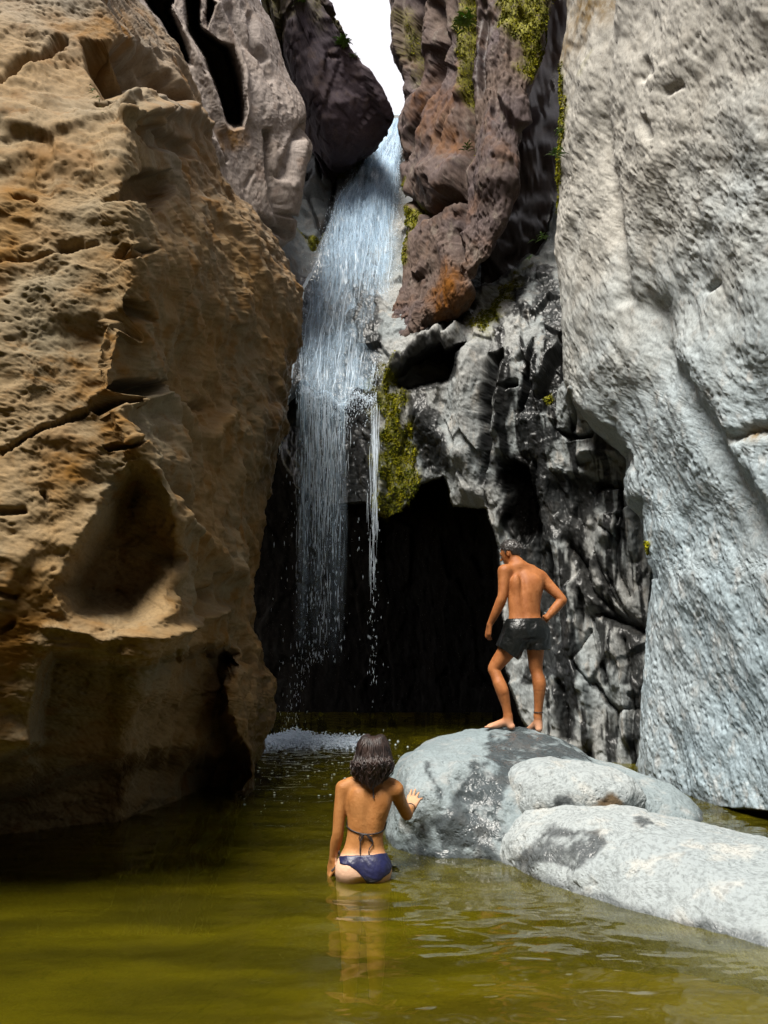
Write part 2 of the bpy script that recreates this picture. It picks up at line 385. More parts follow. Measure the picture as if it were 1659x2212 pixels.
# hollows and the undercut foot
W.hole(z3([(540,515),(600,500),(650,520),(690,600),(720,700),(770,850),(800,930),(770,1010),(760,1080),(690,1190),(580,1260),(430,1250),(300,1220),(240,1130),(190,1060),(270,980),(320,880),(400,750),(440,650),(490,570)]), 0.66, 75, deep=True)
W.hole([(60,1592),(78,1450),(110,1398),(230,1402),(330,1406),(420,1392),(500,1382),(520,1420),(488,1480),(492,1560),(530,1640),(500,1760),(430,1860),(380,2300),(-1500,2300),(-1500,1640),(-60,1620)], 1.0, 34, deep=True)
W.hole([(-40,1700),(200,1640),(430,1600),(500,1640),(470,1760),(410,1860),(360,2300),(-1500,2300),(-1500,1700)], 0.6, 60, deep=True)
W.hole(z3([(375,290),(420,215),(560,155),(720,180),(640,235),(540,285),(420,322)]), 0.30, 14)
W.hole(z1([(330,175),(580,150),(680,210),(760,330),(850,490),(760,440),(640,400),(420,385),(380,300)]), 0.45, 26)
W.hole(z1([(420,1395),(480,1320),(560,1290),(660,1310),(660,1390),(560,1405)]), 0.22, 12)
W.hole(z1([(505,880),(530,790),(600,720),(700,740),(740,810),(700,890),(620,885)]), 0.25, 16)
W.hole(z1([(590,560),(660,520),(760,560),(840,600),(850,700),(740,690),(640,640)]), 0.16, 16)
W.hole(z1([(470,1110),(520,1040),(640,1050),(700,1080),(640,1110),(560,1120)]), 0.16, 10)
W.hole(z3([(440,450),(500,430),(580,440),(650,425),(600,465),(480,470)]), 0.14, 7)
W.hole(z3([(1040,1290),(1090,1400),(1060,1420),(1030,1400)]), 0.1, 10)
for pts, d, wd in [
    (z1([(0,325),(60,295),(150,265),(230,215),(290,188)]), 0.10, 5), (z3([(0,470),(110,415),(180,380),(260,350),(375,300)]), 0.10, 5),
    (z3([(0,1250),(60,1215)]), 0.07, 5), (z1([(60,850),(150,845)]), 0.10, 7), (z1([(270,1050),(340,1045)]), 0.12, 7), (z1([(0,1115),(250,1085),(420,1050)]), 0.03, 4),
    (z1([(470,880),(600,875),(680,900)]), 0.08, 5), (z3([(0,750),(90,735)]), 0.08, 8), (z3([(0,1080),(70,1100)]), 0.06, 7), (z3([(830,1160),(900,1050),(910,1000)]), 0.10, 6),
    (z1([(410,410),(540,385)]), 0.10, 5), (z3([(740,160),(790,270),(880,290)]), 0.10, 9), (z3([(700,540),(760,660),(830,780)]), 0.10, 10), (z3([(180,660),(200,700)]), .05, 5)]:
    W.crack(pts, d, wd)
# pale ledges standing proud
for pts, d, wd in [
    (z3([(200,1240),(300,1255),(420,1290),(560,1265),(700,1250),(800,1195),(880,1180),(960,1150)]), -0.07, 10), (z1([(540,500),(640,470),(780,480),(870,540)]), -0.12, 12),
    (z3([(400,250),(560,300),(640,260)]), -0.05, 10), (z3([(760,760),(900,900),(1000,1080)]), -0.08, 16), (z1([(600,300),(720,440),(850,490)]), -0.05, 8), (z3([(640,240),(760,330),(900,420),(980,330)]), -0.10, 16)]:
    W.crack(pts, d, wd)
st = W.area([(190,560),(350,520),(420,640),(380,720),(250,900),(120,880),(150,700)], 160, 60) * 0.6
for p in ([(-20,1280),(100,1180),(200,1000),(190,920),(100,1040),(120,1300),(60,1560),(-20,1600)], [(160,900),(260,870),(330,960),(200,980)], [(110,60),(260,0),(320,60),(200,110)], [(-20,400),(90,350),(60,560),(-20,600)]):
    st = np.maximum(st, W.area(p, 110, 60) * 0.7)
W.mask('stain_shade', np.maximum(st, shade * 0.45))  # besides the stains, the turned-away face is browned: shade put into its colour
W.mask('wet', W.area([(560,900),(640,700),(660,900),(600,1200),(580,1500),(600,1700),(520,1780),(460,1800),(520,1600),(545,1350)], 40, 30) * 0.7)
W.mask('wet', smooth01((0.22 - W.P[..., 2]) / 0.25 + 0.4 * fbm(W.P, 3, 3)) * 0.8)
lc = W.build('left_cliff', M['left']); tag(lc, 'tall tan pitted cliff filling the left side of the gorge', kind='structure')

# ------------------------------------------------------------------ the fluted buttress above it
def rows_buttress():
    T = [ # y, silhouette x, Y at the left, Y at the silhouette
        (-330, 520, 9.6, 11.4), (-120, 545, 9.5, 11.2), (0, 558, 9.4, 11.0), (60, 590, 9.4, 11.0), (165, 622, 9.4, 11.0), (240, 655, 9.4, 11.0), (290, 656, 9.4, 11.1), (340, 662, 9.4, 11.2), (450, 628, 9.4, 11.2), (550, 602, 9.4, 11.3), (680, 600, 9.4, 11.4), (900, 600, 9.4, 11.4)]
    R = []
    for y, sx, Yl, Ys in T:
        r = [at(-100, y, Yl - 0.2), at(120, y, Yl - 0.1), at(280, y, Yl), at(380, y, Yl + 0.15), at(450, y, Yl + 0.35)]
        for f in (0.4, 0.72): r.append(at(450 + f * (sx - 450), y, Yl + 0.35 + f * (Ys - Yl - 0.7)))
        r.append(at(sx - 6, y, Ys - 0.15)); q = at(sx, y, Ys + 0.3)
        r += [q, q + np.array((-0.5, 0.9, 0)), q + np.array((-2.5, 2.0, 0))]
        R.append(r)
    return [[p + np.array((-0.8, 3.5, 0.8)) for p in R[0]]] + R
W = Wall(rows_buttress(), 520, 330)
W.near = np.arange(W.nu)[None, :] < W.nu * 0.80
W.warp(6, 1.3)
W.push += 0.12 * fbm(W.P * np.array((1, 1, 0.5)), 1.0, 3, off=5)
W.hole(z1([(585,-60),(770,-60),(745,60),(800,190),(835,300),(790,290),(720,170),(650,60)]), 1.8, 16, deep=True)
W.hole(z1([(785,-80),(872,-60),(880,115),(940,150),(1000,200),(1040,330),(1065,450),(1068,545),(1020,560),(962,540),(922,400),(872,260),(800,140)]), 2.6, 22, deep=True)
W.hole(z1([(900,-60),(935,-60),(930,60),(900,130),(888,60)]), 0.9, 9, deep=True)
for pts, d, wd in [(z1([(1160,560),(1165,700),(1170,850),(1190,1000)]), 0.16, 6), (z1([(1105,950),(1150,970),(1190,1010)]), 0.2, 8), (z1([(1310,545),(1250,620),(1200,760)]), 0.16, 9), (z1([(1195,925),(1260,930)]), 0.12, 4),
    (z1([(950,650),(975,690)]), 0.12, 5), (z1([(1060,800),(1095,740)]), 0.05, 4), (z1([(1000,30),(1060,160),(1120,230),(1170,330)]), 0.10, 9), (z1([(1080,60),(1110,190),(1150,250)]), .1, 6)]:
    W.crack(pts, d, wd)
for pts, d, wd in [(z1([(560,-20),(680,110),(780,300),(850,470),(900,600),(950,690)]), -0.10, 10), (z1([(700,-20),(770,110),(830,240),(900,380),(960,560)]), -0.12, 10), (z1([(940,20),(1010,200),(1050,330),(1070,500)]), -0.10, 9), (z1([(1270,640),(1230,800),(1210,1000)]), -0.22, 24)]:
    W.crack(pts, d, wd)
W.mask('stain_shade', W.area(z1([(930,560),(1080,540),(1080,620),(960,640)]), 30, 10))
bt = W.build('fluted_buttress', M['buttress']); tag(bt, 'pale smooth rock buttress with dark upright flutes above the left cliff', kind='structure')

# ------------------------------------------------------------------ right cliff
EDGE = [(-420,1222),(-200,1226),(0,1228),(200,1211),(350,1205),(450,1198),(560,1205),(740,1231),(840,1241),(912,1297),(977,1345),(1062,1351),(1112,1380),(1200,1391),(1247,1405),(1362,1400),(1474,1390),(1575,1387),(1675,1376),(1760,1376),(1900,1370)]
def wall_right(px, y, sag=0.0):
    """meet the sight line with the plane of the right wall"""
    rx, ry = (px - 829.5) / FPX, (1106.0 - y) / FPX
    dy = CP - ry * SP; k = rx / dy
    Y = (2.68 + 8.5 * 0.17 + sag) / (k + 0.17)
    return at(px, y, Y)
R = []
for y, ex in EDGE:
    sag = -0.10 * math.exp(-((y - 500) / 500.0) ** 2)
    e = wall_right(ex + 26, y, sag)
    e0 = wall_right(ex, y, sag) ; e0[1] = e[1] + 0.55; e0 = at(ex, y, e0[1])
    r = [e0 + np.array((2.5, 2.6, 0)), e0 + np.array((0.5, 1.0, 0)), e0, e]
    for f in (0.2, 0.45, 0.7, 1.0): r.append(wall_right(ex + 26 + f * (1670 - ex - 26), y, sag * (1 - f)))
    L = r[-1]
    r += [L + np.array((0.25, -1.2, 0)), L + np.array((0.7, -3.0, 0)), L + np.array((1.6, -6.5, 0))]
    R.append(r)
R = [[p + np.array((4.0, 1.0, 1.0)) for p in R[0]]] + R
W = Wall(R, 900, 430)
W.near = (np.arange(W.nu)[None, :] > W.nu * 0.16)
W.warp(12, 1.5)
W.push += 0.17 * fbm(W.P, 0.6, 2, off=21) + 0.05 * fbm(W.P * np.array((1, 1, 0.7)), 2.2, 3, off=31)
W.push += 0.025 * fbm(W.P @ np.array([[1, 0, 0], [0, 0.8, 0.6], [0, -0.6, 0.8]]) * np.array((1.5, 1.6, 0.6)), 4.0, 3, off=77)
for pts, d, wd in [(z4([(1140,-140),(1180,20),(1330,230),(1430,400),(1500,560),(1600,780),(1660,900)]), 0.15, 34), ([(1312,-40),(1300,180),(1300,350),(1342,560),(1345,640)], 0.12, 16), (z4([(1030,480),(1080,640),(1100,760),(1115,930),(1150,1020)]), 0.09, 4),
    ([(1400,260),(1410,300)], 0.08, 8), (z2([(1110,330),(1130,270),(1150,300)]), 0.08, 10), (z2([(1370,1240),(1400,1215)]), 0.08, 8), (z4([(1540,410),(1600,380),(1660,370)]), 0.10, 14), (z2([(1230,400),(1290,370)]), .06, 8)]:
    W.crack(pts, d, wd)
W.crack(z4([(1310,100),(1440,300),(1540,520),(1640,700)]), -0.10, 60)
W.hole([(1360,1660),(1440,1706),(1540,1738),(1670,1752),(2400,1800),(2400,1990),(1300,1990)], 0.35, 14)
W.mask('stain_shade', np.maximum(W.area(z2([(780,330),(830,150),(960,0),(800,-40),(760,250)]), 60, 40), W.area(z4([(1540,430),(1570,370),(1660,360),(1660,420)]), 40, 20)))
W.mask('moss', W.area(z2([(755,330),(775,270),(785,460),(775,560),(765,720),(740,850),(725,940),(735,860),(755,600)]), 12, 10) * 0.9)
W.mask('moss', W.area(z2([(880,240),(900,220),(870,330),(835,330)]), 20, 10) * 0.6)
W.mask('moss', W.area(z4([(1112,870),(1135,870),(1130,915),(1115,920)]), 6, 3))
W.mask('stain_shade', W.area([(1355,1690),(1440,1712),(1540,1745),(1670,1757),(1670,1775),(1355,1710)], 16, 10))
W.mask('wet', smooth01((0.14 - W.P[..., 2]) / 0.2 + 0.4 * fbm(W.P, 3, 3)) * 0.8)
rc = W.build('right_cliff', M['right']); tag(rc, 'tall pale grey pitted cliff wall along the right side', kind='structure')

# ------------------------------------------------------------------ back wall with the cave, wet rock band
def Yback(px, y):
    Y = np.interp(px, [300, 560, 640, 820, 1000, 1200, 1400, 1500], [12.5, 12.2, 11.9, 11.3, 10.8, 10.0, 9.5, 9.4])
    Y += np.interp(y, [480, 600, 700, 800, 1000, 1250, 1700], [2.6, 1.2, 0.35, 0.0, 0.05, 0.1, -0.1])
    return Y
R = []
for y in [430, 520, 600, 660, 720, 800, 900, 1000, 1100, 1250, 1400, 1550, 1700, 1850]:
    R.append([at(px, y, Yback(px, y)) for px in (300, 480, 600, 700, 790, 860, 930, 1000, 1080, 1160, 1240, 1330, 1400, 1500)])
W = Wall(R, 820, 620)
W.warp(9, 1.4)
W.push += 0.12 * fbm(W.P, 0.7, 2, off=61) + 0.05 * fbm(W.P * np.array((1.6, 1, 0.5)), 1.6, 3, off=51)
W.facets((1.7, 1, 0.6), 1.5, 0.13, 2); W.facets((1.5, 1, 0.7), 4.5, 0.035, 6); W.facets((1, 1, 1), 11.0, 0.010, 7)
cave = [(480,800),(560,830),(612,1000),(650,1055),(720,1090),(790,1085),(835,1108),(862,1092),(900,1046),(960,1024),(985,1092),(1055,1096),(1078,1180),(1092,1300),(1097,1450),(1135,1560),(1195,1640),(1195,1990),(200,1990),(200,800)]
# smooth hanging shields above the cave, hollows, blocks
W.hole(z4([(20,170),(110,95),(200,60),(340,10),(375,0),(350,60),(330,130),(290,190),(220,200),(120,215),(60,215)]), 1.1, 20, deep=True)          # dark hollow under the left shoulder
W.crack(z4([(30,130),(150,50),(250,10),(330,-30)]), -0.22, 14)
W.hole(z4([(440,200),(455,60),(520,20),(515,180),(490,380),(470,520),(450,640),(470,760),(440,700)]), 0.30, 10)
W.hole(z4([(520,200),(580,150),(585,190),(545,225)]), 0.25, 8)
W.hole(z4([(600,110),(640,-20),(660,-20),(640,150),(600,320),(590,440),(585,300)]), 0.22, 7)
W.hole(z4([(640,240),(700,60),(800,-60),(800,130),(720,240),(660,260)]), 0.3, 14)
W.hole(z4([(740,380),(790,370),(830,400),(900,385),(940,370),(900,420),(800,440)]), 0.3, 9)
W.hole(z4([(480,520),(560,490),(640,560),(680,700),(690,830),(600,900),(540,820),(500,720)]), 0.16, 30)
W.hole(z4([(700,540),(900,560),(1010,600),(960,640),(880,760),(860,830),(750,780),(690,640)]), 0.14, 26)
for pts, d, wd in [(z4([(780,860),(860,980),(900,1080),(1000,1180),(1130,1240)]), 0.16, 9), (z4([(900,1170),(1000,1200),(1130,1245)]), 0.22, 8), (z4([(880,1250),(840,1340),(820,1380),(890,1475)]), 0.10, 3.5), (z4([(930,800),(1000,860),(1010,760)]), 0.12, 4),
    (z4([(840,520),(960,500),(1020,520)]), 0.14, 5), (z4([(930,620),(1040,630)]), 0.14, 5), (z4([(1020,620),(1030,760),(1000,880),(1010,1000),(1060,1100)]), 0.12, 4), (z4([(900,900),(940,1000),(1000,1130),(1090,1225)]), 0.07, 3), (z4([(960,1000),(1000,1090),(1040,1180)]), 0.07, 3), (z4([(820,240),(830,320),(810,380)]), 0.16, 6), (z4([(860,350),(930,360)]), 0.12, 4),
    (z4([(880,1180),(930,1300),(950,1475)]), 0.18, 8), (z4([(1040,1290),(1060,1400),(1050,1475)]), 0.16, 9), (z6([(900,0),(960,80),(990,120),(1000,230)]), 0.14, 5), (z6([(760,0),(790,140),(800,240)]), 0.10, 5), (z6([(1060,60),(1070,250),(1075,390)]), 0.2, 7), (z6([(1000,120),(1090,110)]), 0.10, 3), (z4([(650,520),(640,700),(650,860),(660,1000)]), 0.10, 4), (z4([(700,900),(720,1100),(760,1300)]), 0.12, 7)]:
    W.cut(pts, d * 1.3, wd)
for pts, d, wd in [(z4([(150,320),(260,420),(330,500)]), -0.22, 34), (z4([(390,100),(380,400),(400,640)]), -0.25, 30), (z4([(550,120),(530,300),(510,460)]), -0.16, 14), (z4([(620,340),(620,470)]), -0.12, 12), (z4([(840,230),(890,320)]), -0.35, 24), (z4([(870,490),(1020,500)]), -0.30, 12), (z4([(740,860),(760,1000),(800,1100),(800,1300),(850,1475)]), -0.12, 18), (z4([(1060,640),(1080,900)]), -0.1, 14),
    (z4([(960,840),(1000,800)]), -0.14, 14), (z4([(980,1300),(990,1475)]), -0.12, 18), (z6([(860,40),(880,240)]), -0.1, 18), (z6([(1040,170),(1050,220)]), -0.12, 18)]:
    W.crack(pts, d, wd)
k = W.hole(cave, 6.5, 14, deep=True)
W.mask('stain_shade', smooth01(k / 0.2))  # cave interior blackened: its darkness is painted into the rock colour
W.hole(z2([(470,1225),(375,1292),(320,1310),(300,1000),(560,560),(790,560),(760,860),(735,940),(690,1050),(610,1130)]), 3.2, 10, deep=True)
for pts, nz in [(z4([(440,220),(455,40),(520,10),(520,200),(500,380),(475,520),(455,700),(440,600)]), 14), (z4([(590,60),(660,-40),(640,150),(600,330),(590,460),(585,300)]), 12), (z4([(640,240),(700,40),(800,-80),(810,130),(720,250),(640,420),(640,300)]), 16),
    (z4([(480,520),(600,470),(690,400),(740,360),(800,400),(700,480),(720,560),(1000,600),(940,640),(880,760),(860,900),(900,1080),(1010,1190),(1140,1240),(1130,1300),(1050,1260),(900,1180),(830,1080),(780,880),(700,840),(740,1100),(780,1475),(600,1475),(560,900),(500,760)]), 26),
    (z4([(1030,620),(1060,620),(1040,760),(1020,900),(1060,1050),(1090,1110),(1010,990),(1000,860)]), 12), (z4([(920,880),(960,1000),(1020,1130),(950,1080),(900,960)]), 18), (z4([(880,1180),(960,1220),(970,1475),(930,1475),(930,1300)]), 12), (z4([(1020,1260),(1130,1260),(1130,1475),(1040,1475),(1060,1380)]), 14),
    (z6([(720,-20),(820,-20),(840,250),(760,250)]), 12), (z6([(900,-20),(960,60),(1000,230),(1000,380),(940,280),(960,120)]), 10), (z6([(1060,-20),(1120,-20),(1100,390),(1060,390)]), 8), (z4([(-20,120),(120,60),(340,0),(370,-20),(340,160),(220,220),(90,230)]), 10), ([(560,560),(820,560),(830,1110),(560,1110)], 20),
    (z2([(200,1360),(380,1280),(420,1320),(380,1400),(200,1475),(100,1475)]), 16), (z2([(560,1200),(640,1140),(720,1140),(790,1300),(800,1475),(700,1475),(680,1300),(640,1200),(560,1400),(540,1300)]), 20), (z4([(90,235),(190,225),(300,440),(320,540),(170,560),(110,400)]), 20)]:
    W.mask('wet', W.area(pts, 14, nz, 4.0) * 0.95)
W.mask('moss', W.area(z4([(-30,130),(60,90),(20,200),(70,240),(100,330),(130,470),(150,560),(120,640),(70,720),(0,760),(-30,700),(-20,480)]), 40, 40, 4.0) * .8)
W.mask('moss', W.area(z4([(695,250),(720,215),(730,250),(710,275)]), 8, 4))
W.mask('moss', W.area(z2([(380,1420),(420,1320),(500,1230),(620,1140),(560,1240),(470,1400),(430,1475)]), 24, 26, 4.0) * 0.55)
W.mask('stain_shade', W.area(z2([(200,1400),(330,1280),(370,1290),(330,1380),(260,1420)]), 20, 20, 4.0))
W.mask('stain_shade', W.area(z4([(480,540),(560,490),(640,560),(680,700),(690,830),(600,900),(540,820),(500,720)]), 40, 20, 4.0))
sn = fbm(W.P * np.array((3.2, 1, 0.28)), 1.5, 4, gain=0.6, off=71)
W.mask('wet', smooth01((sn - 0.02) * 7) * W.area([(1050,700),(1200,600),(1260,900),(1340,1000),(1420,1300),(1400,1700),(1180,1700),(1090,1300),(1060,1000)], 60, 30, 4.0))
W.m['wet'] = W.m['wet'] * (1 - smooth01(k / 0.3))
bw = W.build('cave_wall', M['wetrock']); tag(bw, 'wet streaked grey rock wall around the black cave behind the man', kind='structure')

# ------------------------------------------------------------------ sloping slab under the upper fall
def Yslab(px, y):
    return np.interp(y, [248, 258, 400, 560, 700, 800, 850, 900], [19.0, 16.0, 14.3, 13.1, 12.2, 11.6, 11.35, 12.6]) + 0.25 * abs(px - 760) / 200.0 * (1 if px > 760 else 0.2)
lipd = lambda px, y: (18 * math.sin(px * 0.045) + 10 * math.sin(px * 0.11 + 2)) * max(0.0, min(1.0, (y - 740) / 90))
R = [[at(px, y + lipd(px, y), Yslab(px, y)) for px in (540, 600, 650, 680, 705, 730, 755, 780, 805, 850, 920, 1010)] for y in (250, 254, 260, 340, 420, 500, 580, 660, 740, 800, 850, 875, 900)]
W = Wall(R, 420, 300)
W.warp(6, 1.2)
W.push += 0.12 * fbm(W.P, 0.9, 3, off=81) + 0.04 * fbm(W.P, 3.0, 3, off=83)
W.facets((1.2, 1, 0.8), 1.6, 0.12, 5)
slabline = lambda p: [(537.6 + a * 0.2777, b * 0.2777) for a, b in p]     # third enlargement
slb2 = lambda p: [(537.6 + a * 0.2777, 537.6 + b * 0.2777) for a, b in p]
for pts, d, wd in [(slabline([(650,1300),(650,1500),(640,1650),(560,1800),(490,1936)]), 0.22, 5), (slabline([(440,1560),(570,1560)]), 0.12, 3), (slabline([(460,1570),(540,1740),(600,1780)]), 0.12, 3), (slabline([(340,1750),(460,1850)]), 0.2, 4), (slabline([(440,1380),(590,1460)]), 0.16, 5), (slabline([(550,1200),(545,1400)]), 0.25, 5),
    (slb2([(940,300),(950,420),(1040,440)]), 0.15, 3), (slb2([(1060,220),(1050,420),(980,600),(880,800),(830,1000)]), 0.22, 6), (slb2([(960,270),(945,600),(900,760)]), 0.15, 5)]:
    W.crack(pts, d, wd)
W.crack([(600,420),(620,520),(600,640)], -0.4, 26); W.crack([(690,360),(680,420)], -0.25, 18)
W.mask('wet', np.full((W.nv, W.nu), 0.15)); W.mask('wet', W.area([(640,620),(700,520),(860,300),(870,560),(830,860),(640,860)], 30, 16))
W.mask('moss', W.area(slabline([(610,1300),(680,1270),(740,1280),(740,1340),(640,1370)]), 10, 6)); W.mask('moss', W.area(slabline([(810,1300),(830,1240),(860,1240),(850,1300)]), 10, 4))
W.mask('moss', W.area(slabline([(460,1830),(560,1810),(600,1770),(560,1850),(500,1936),(470,1936)]), 8, 5)); W.mask('moss', W.area(slabline([(340,1740),(440,1830),(460,1900),(380,1850)]), 8, 5) * .6)
sb = W.build('waterfall_slab', M['slab']); tag(sb, 'wet sloping grey slab that carries the upper waterfall', kind='structure')

# ------------------------------------------------------------------ brown buttress right of the fall
T = [ # y, left x, right x (slot edge), Yleft, Ymid, Yright
    (-420, 826, 1200, 13.6, 12.2, 11.6), (-200, 836, 1195, 13.4, 12.0, 11.4), (0, 847, 1186, 13.3, 11.7, 11.0), (80, 856, 1172, 13.2, 11.6, 10.9), (150, 868, 1160, 13.1, 11.5, 10.8), (230, 870, 1132, 13.0, 11.4, 10.7), (330, 862, 1112, 12.9, 11.3, 10.6), (430, 868, 1095, 12.7, 11.2, 10.6), (500, 876, 1075, 12.4, 11.2, 10.6), (565, 874, 1047, 12.1, 11.2, 10.7), (620, 866, 1020, 11.9, 11.2, 10.8), (665, 856, 975, 11.8, 11.3, 11.0), (700, 848, 935, 11.75, 11.45, 11.3), (745, 838, 878, 11.8, 11.65, 11.6)]
R = []
for y, lx, rx, Yl, Ym, Yr in T:
    a = at(lx, y, Yl); b = at(rx, y, Yr)
    wd = rx - lx
    r = [a + np.array((1.2, 2.2, 0)), a + np.array((0.25, 0.8, 0)), a, at(lx + wd * 0.2, y, Yl * 0.55 + Ym * 0.45), at(lx + wd * 0.42, y, Ym), at(lx + wd * 0.66, y, Ym * 0.5 + Yr * 0.5 - 0.1), at(lx + wd * 0.86, y, Yr - 0.05), b, b + np.array((-0.12, 0.8, 0)), b + np.array((-0.3, 3.0, 0))]
    R.append(r)
R = [[p + np.array((1.0, 3.5, 0.8)) for p in R[0]]] + R + [[p * np.array((1, 1, 1)) + np.array((0, 1.3, 0.35)) for p in R[-1]]]
W = Wall(R, 520, 360)
W.near = (np.arange(W.nu)[None, :] > W.nu * 0.15)
W.warp(7, 1.5)
W.push += 0.2 * fbm(W.P, 0.7, 2, off=91) + 0.08 * fbm(W.P * np.array((1.6, 1, 0.5)), 1.8, 3, off=93)
W.facets((1.7, 1, 0.5), 1.4, 0.14, 3); W.facets((1.5, 1, 0.7), 4.5, 0.03, 9)
for pts, d, wd in [(z2([(150,-20),(130,200),(120,350)]), 0.35, 14), (z2([(230,30),(260,180),(190,400),(100,600)]), 0.25, 12), (z2([(385,-20),(370,200),(350,420),(345,640),(320,800),(300,1000),(340,1200)]), 0.24, 10), (z2([(440,20),(430,220),(420,400)]), 0.14, 7), (z2([(100,660),(110,560),(60,700)]), 0.2, 6), (z2([(160,900),(200,930),(290,840)]), 0.25, 7), (z2([(80,860),(140,900)]), .3, 8)]:
    W.crack(pts, d, wd)
W.crack(z2([(220,760),(250,800),(290,720)]), -0.2, 30); W.crack(z2([(560,200),(520,500),(470,800)]), -0.2, 34)
W.hole(z2([(360,1180),(430,1100),(520,930),(560,650),(600,480),(560,1000),(470,1160),(380,1280)]), 0.3, 20)
W.mask('moss', W.area(z2([(530,-60),(720,-60),(700,140),(680,260),(650,370),(600,320),(575,190),(520,130)]), 26, 26, 3.0))
W.mask('moss', W.area(z2([(305,100),(340,60),(370,-40),(400,-40),(385,100),(370,300),(355,460),(335,420),(330,250),(310,200)]), 18, 14, 3.0) * 0.9)
W.mask('moss', W.area(z2([(50,880),(80,760),(70,900),(130,870),(150,930),(130,1040),(90,1150),(75,1100),(100,980),(50,960)]), 12, 8, 3.0))
W.mask('moss', W.area(z2([(60,60),(100,20),(130,160),(100,330),(80,200)]), 26, 16, 3.0) * 0.5)
W.mask('moss', W.area(z2([(340,640),(360,600),(365,640),(350,690)]), 10, 6))
W.mask('stain_shade', W.area(z2([(190,1300),(280,1130),(330,1180),(360,1260),(220,1390)]), 40, 20, 3.0)); W.mask('stain_shade', W.area(z2([(110,400),(180,380),(150,480),(120,470)]), 20, 10) * .8)
W.mask('stain_shade', W.area(z2([(160,300),(330,350),(330,640),(180,640)]), 80, 60, 2.0) * .5)
W.mask('wet', W.area(z2([(390,-40),(470,-40),(440,400),(360,420)]), 30, 20, 3.0) * 0.35)
eb = W.build('brown_buttress', M['brown']); tag(eb, 'brown rock buttress with hanging moss right of the waterfall', kind='structure')

# ------------------------------------------------------------------ wedged boulder over the head of the fall
def pillow(outline, Y0, front, back, nr, na, pw=2.0):
    """closed solid whose widest section is the outline at distance Y0"""
    O = np.array([at(x, y, Y0) for x, y in outline]); O = np.concatenate([O, O[:1]])
    L = np.concatenate([[0], np.cumsum(np.linalg.norm(np.diff(O, axis=0), axis=1))])
    tt = np.linspace(0, L[-1], na, endpoint=False)
    n = len(outline); O3 = np.concatenate([O[:-1]] * 3)
    dense = spline(np.concatenate([O3, O3[:1]]), n * 3 * 40 + 1)[n * 40:n * 80 + 1]
    L = np.concatenate([[0], np.cumsum(np.linalg.norm(np.diff(dense, axis=0), axis=1))]); tt = np.linspace(0, L[-1], na, endpoint=False)
    O = np.stack([np.interp(tt, L, dense[:, k]) for k in range(3)], -1)
    c = O.mean(0)
    th = np.linspace(0.02, math.pi - 0.02, nr)
    r = np.sin(th) ** (2 / pw * 1.0); dy = -np.cos(th)
    P = c + (O - c)[None] * r[:, None, None]
    P[..., 1] += np.where(dy < 0, dy * front, dy * back)[:, None]
    F = []
    i = np.arange(nr * na).reshape(nr, na); j = np.roll(i, -1, 1)
    F = np.stack([i[:-1], j[:-1], j[1:], i[1:]], -1).reshape(-1, 4)
    return P, F, i
P, F, ii = pillow([(545,-260),(640,-120),(688,0),(720,55),(752,98),(766,160),(786,200),(808,228),(836,238),(838,254),(822,276),(788,302),(762,318),(738,328),(712,322),(694,300),(685,285),(668,255),(640,200),(600,80),(560,-60),(520,-200)], 13.2, 0.9, 2.6, 150, 420)
cn = P.reshape(-1, 3); nn = cn - cn.mean(0); nn /= np.linalg.norm(nn, axis=1)[:, None]
cn = cn + nn * (0.22 * facet(cn * np.array((1.2, 1, 0.6)), 0.8, 3) + 0.05 * facet(cn, 3.0, 5) + 0.22 * fbm(cn, 0.6, 3, ridged=True, off=2) + 0.10 * fbm(cn * np.array((1, 1, .6)), 2.0, 3, off=4) - 0.05)[:, None]
zz = np.zeros(len(cn))
ck = mesh_obj('wedged_boulder', cn, F[:, ::-1], M['chock'], attrs={'wet': zz, 'moss': smooth01((cn[:, 2] - 12.2) / 1.0 + fbm(cn, 1.5, 3)) * 0.5, 'stain_shade': zz})
tag(ck, 'huge dark purplish boulder wedged at the top of the waterfall', 'boulder')

# ------------------------------------------------------------------ far closing rock behind the slot and round the head of the gorge
R = []
for y, Y in ((420, 22.0), (520, 20.0), (700, 20), (1000, 20), (1400, 20), (1900, 20)):
    R.append([at(px, y, Y) for px in (0, 300, 700, 1000, 1300, 1600)])
W = Wall(R, 60, 60); W.warp(1, 1); W.push += 0.4 * fbm(W.P, 0.5, 3)
W.mask('wet', np.ones((W.nv, W.nu)))
tag(W.build('gorge_end_wall', M['wetrock']), 'dark rock closing the gorge behind the waterfall', kind='structure')
R = []
for y, Y in ((-420, 14.6), (-100, 14.2), (200, 14.0), (500, 13.6), (640, 13.4), (760, 13.2)):
    R.append([at(px, y, Y) for px in (1040, 1120, 1200, 1300, 1420)])
W = Wall(R, 120, 80); W.warp(1, 1); W.push += 0.3 * fbm(W.P, 0.8, 3)
W.mask('wet', np.ones((W.nv, W.nu)) * 0.8)
tag(W.build('slot_wall', M['brown']), 'dark rock deep inside the slot between the right cliffs', kind='structure')

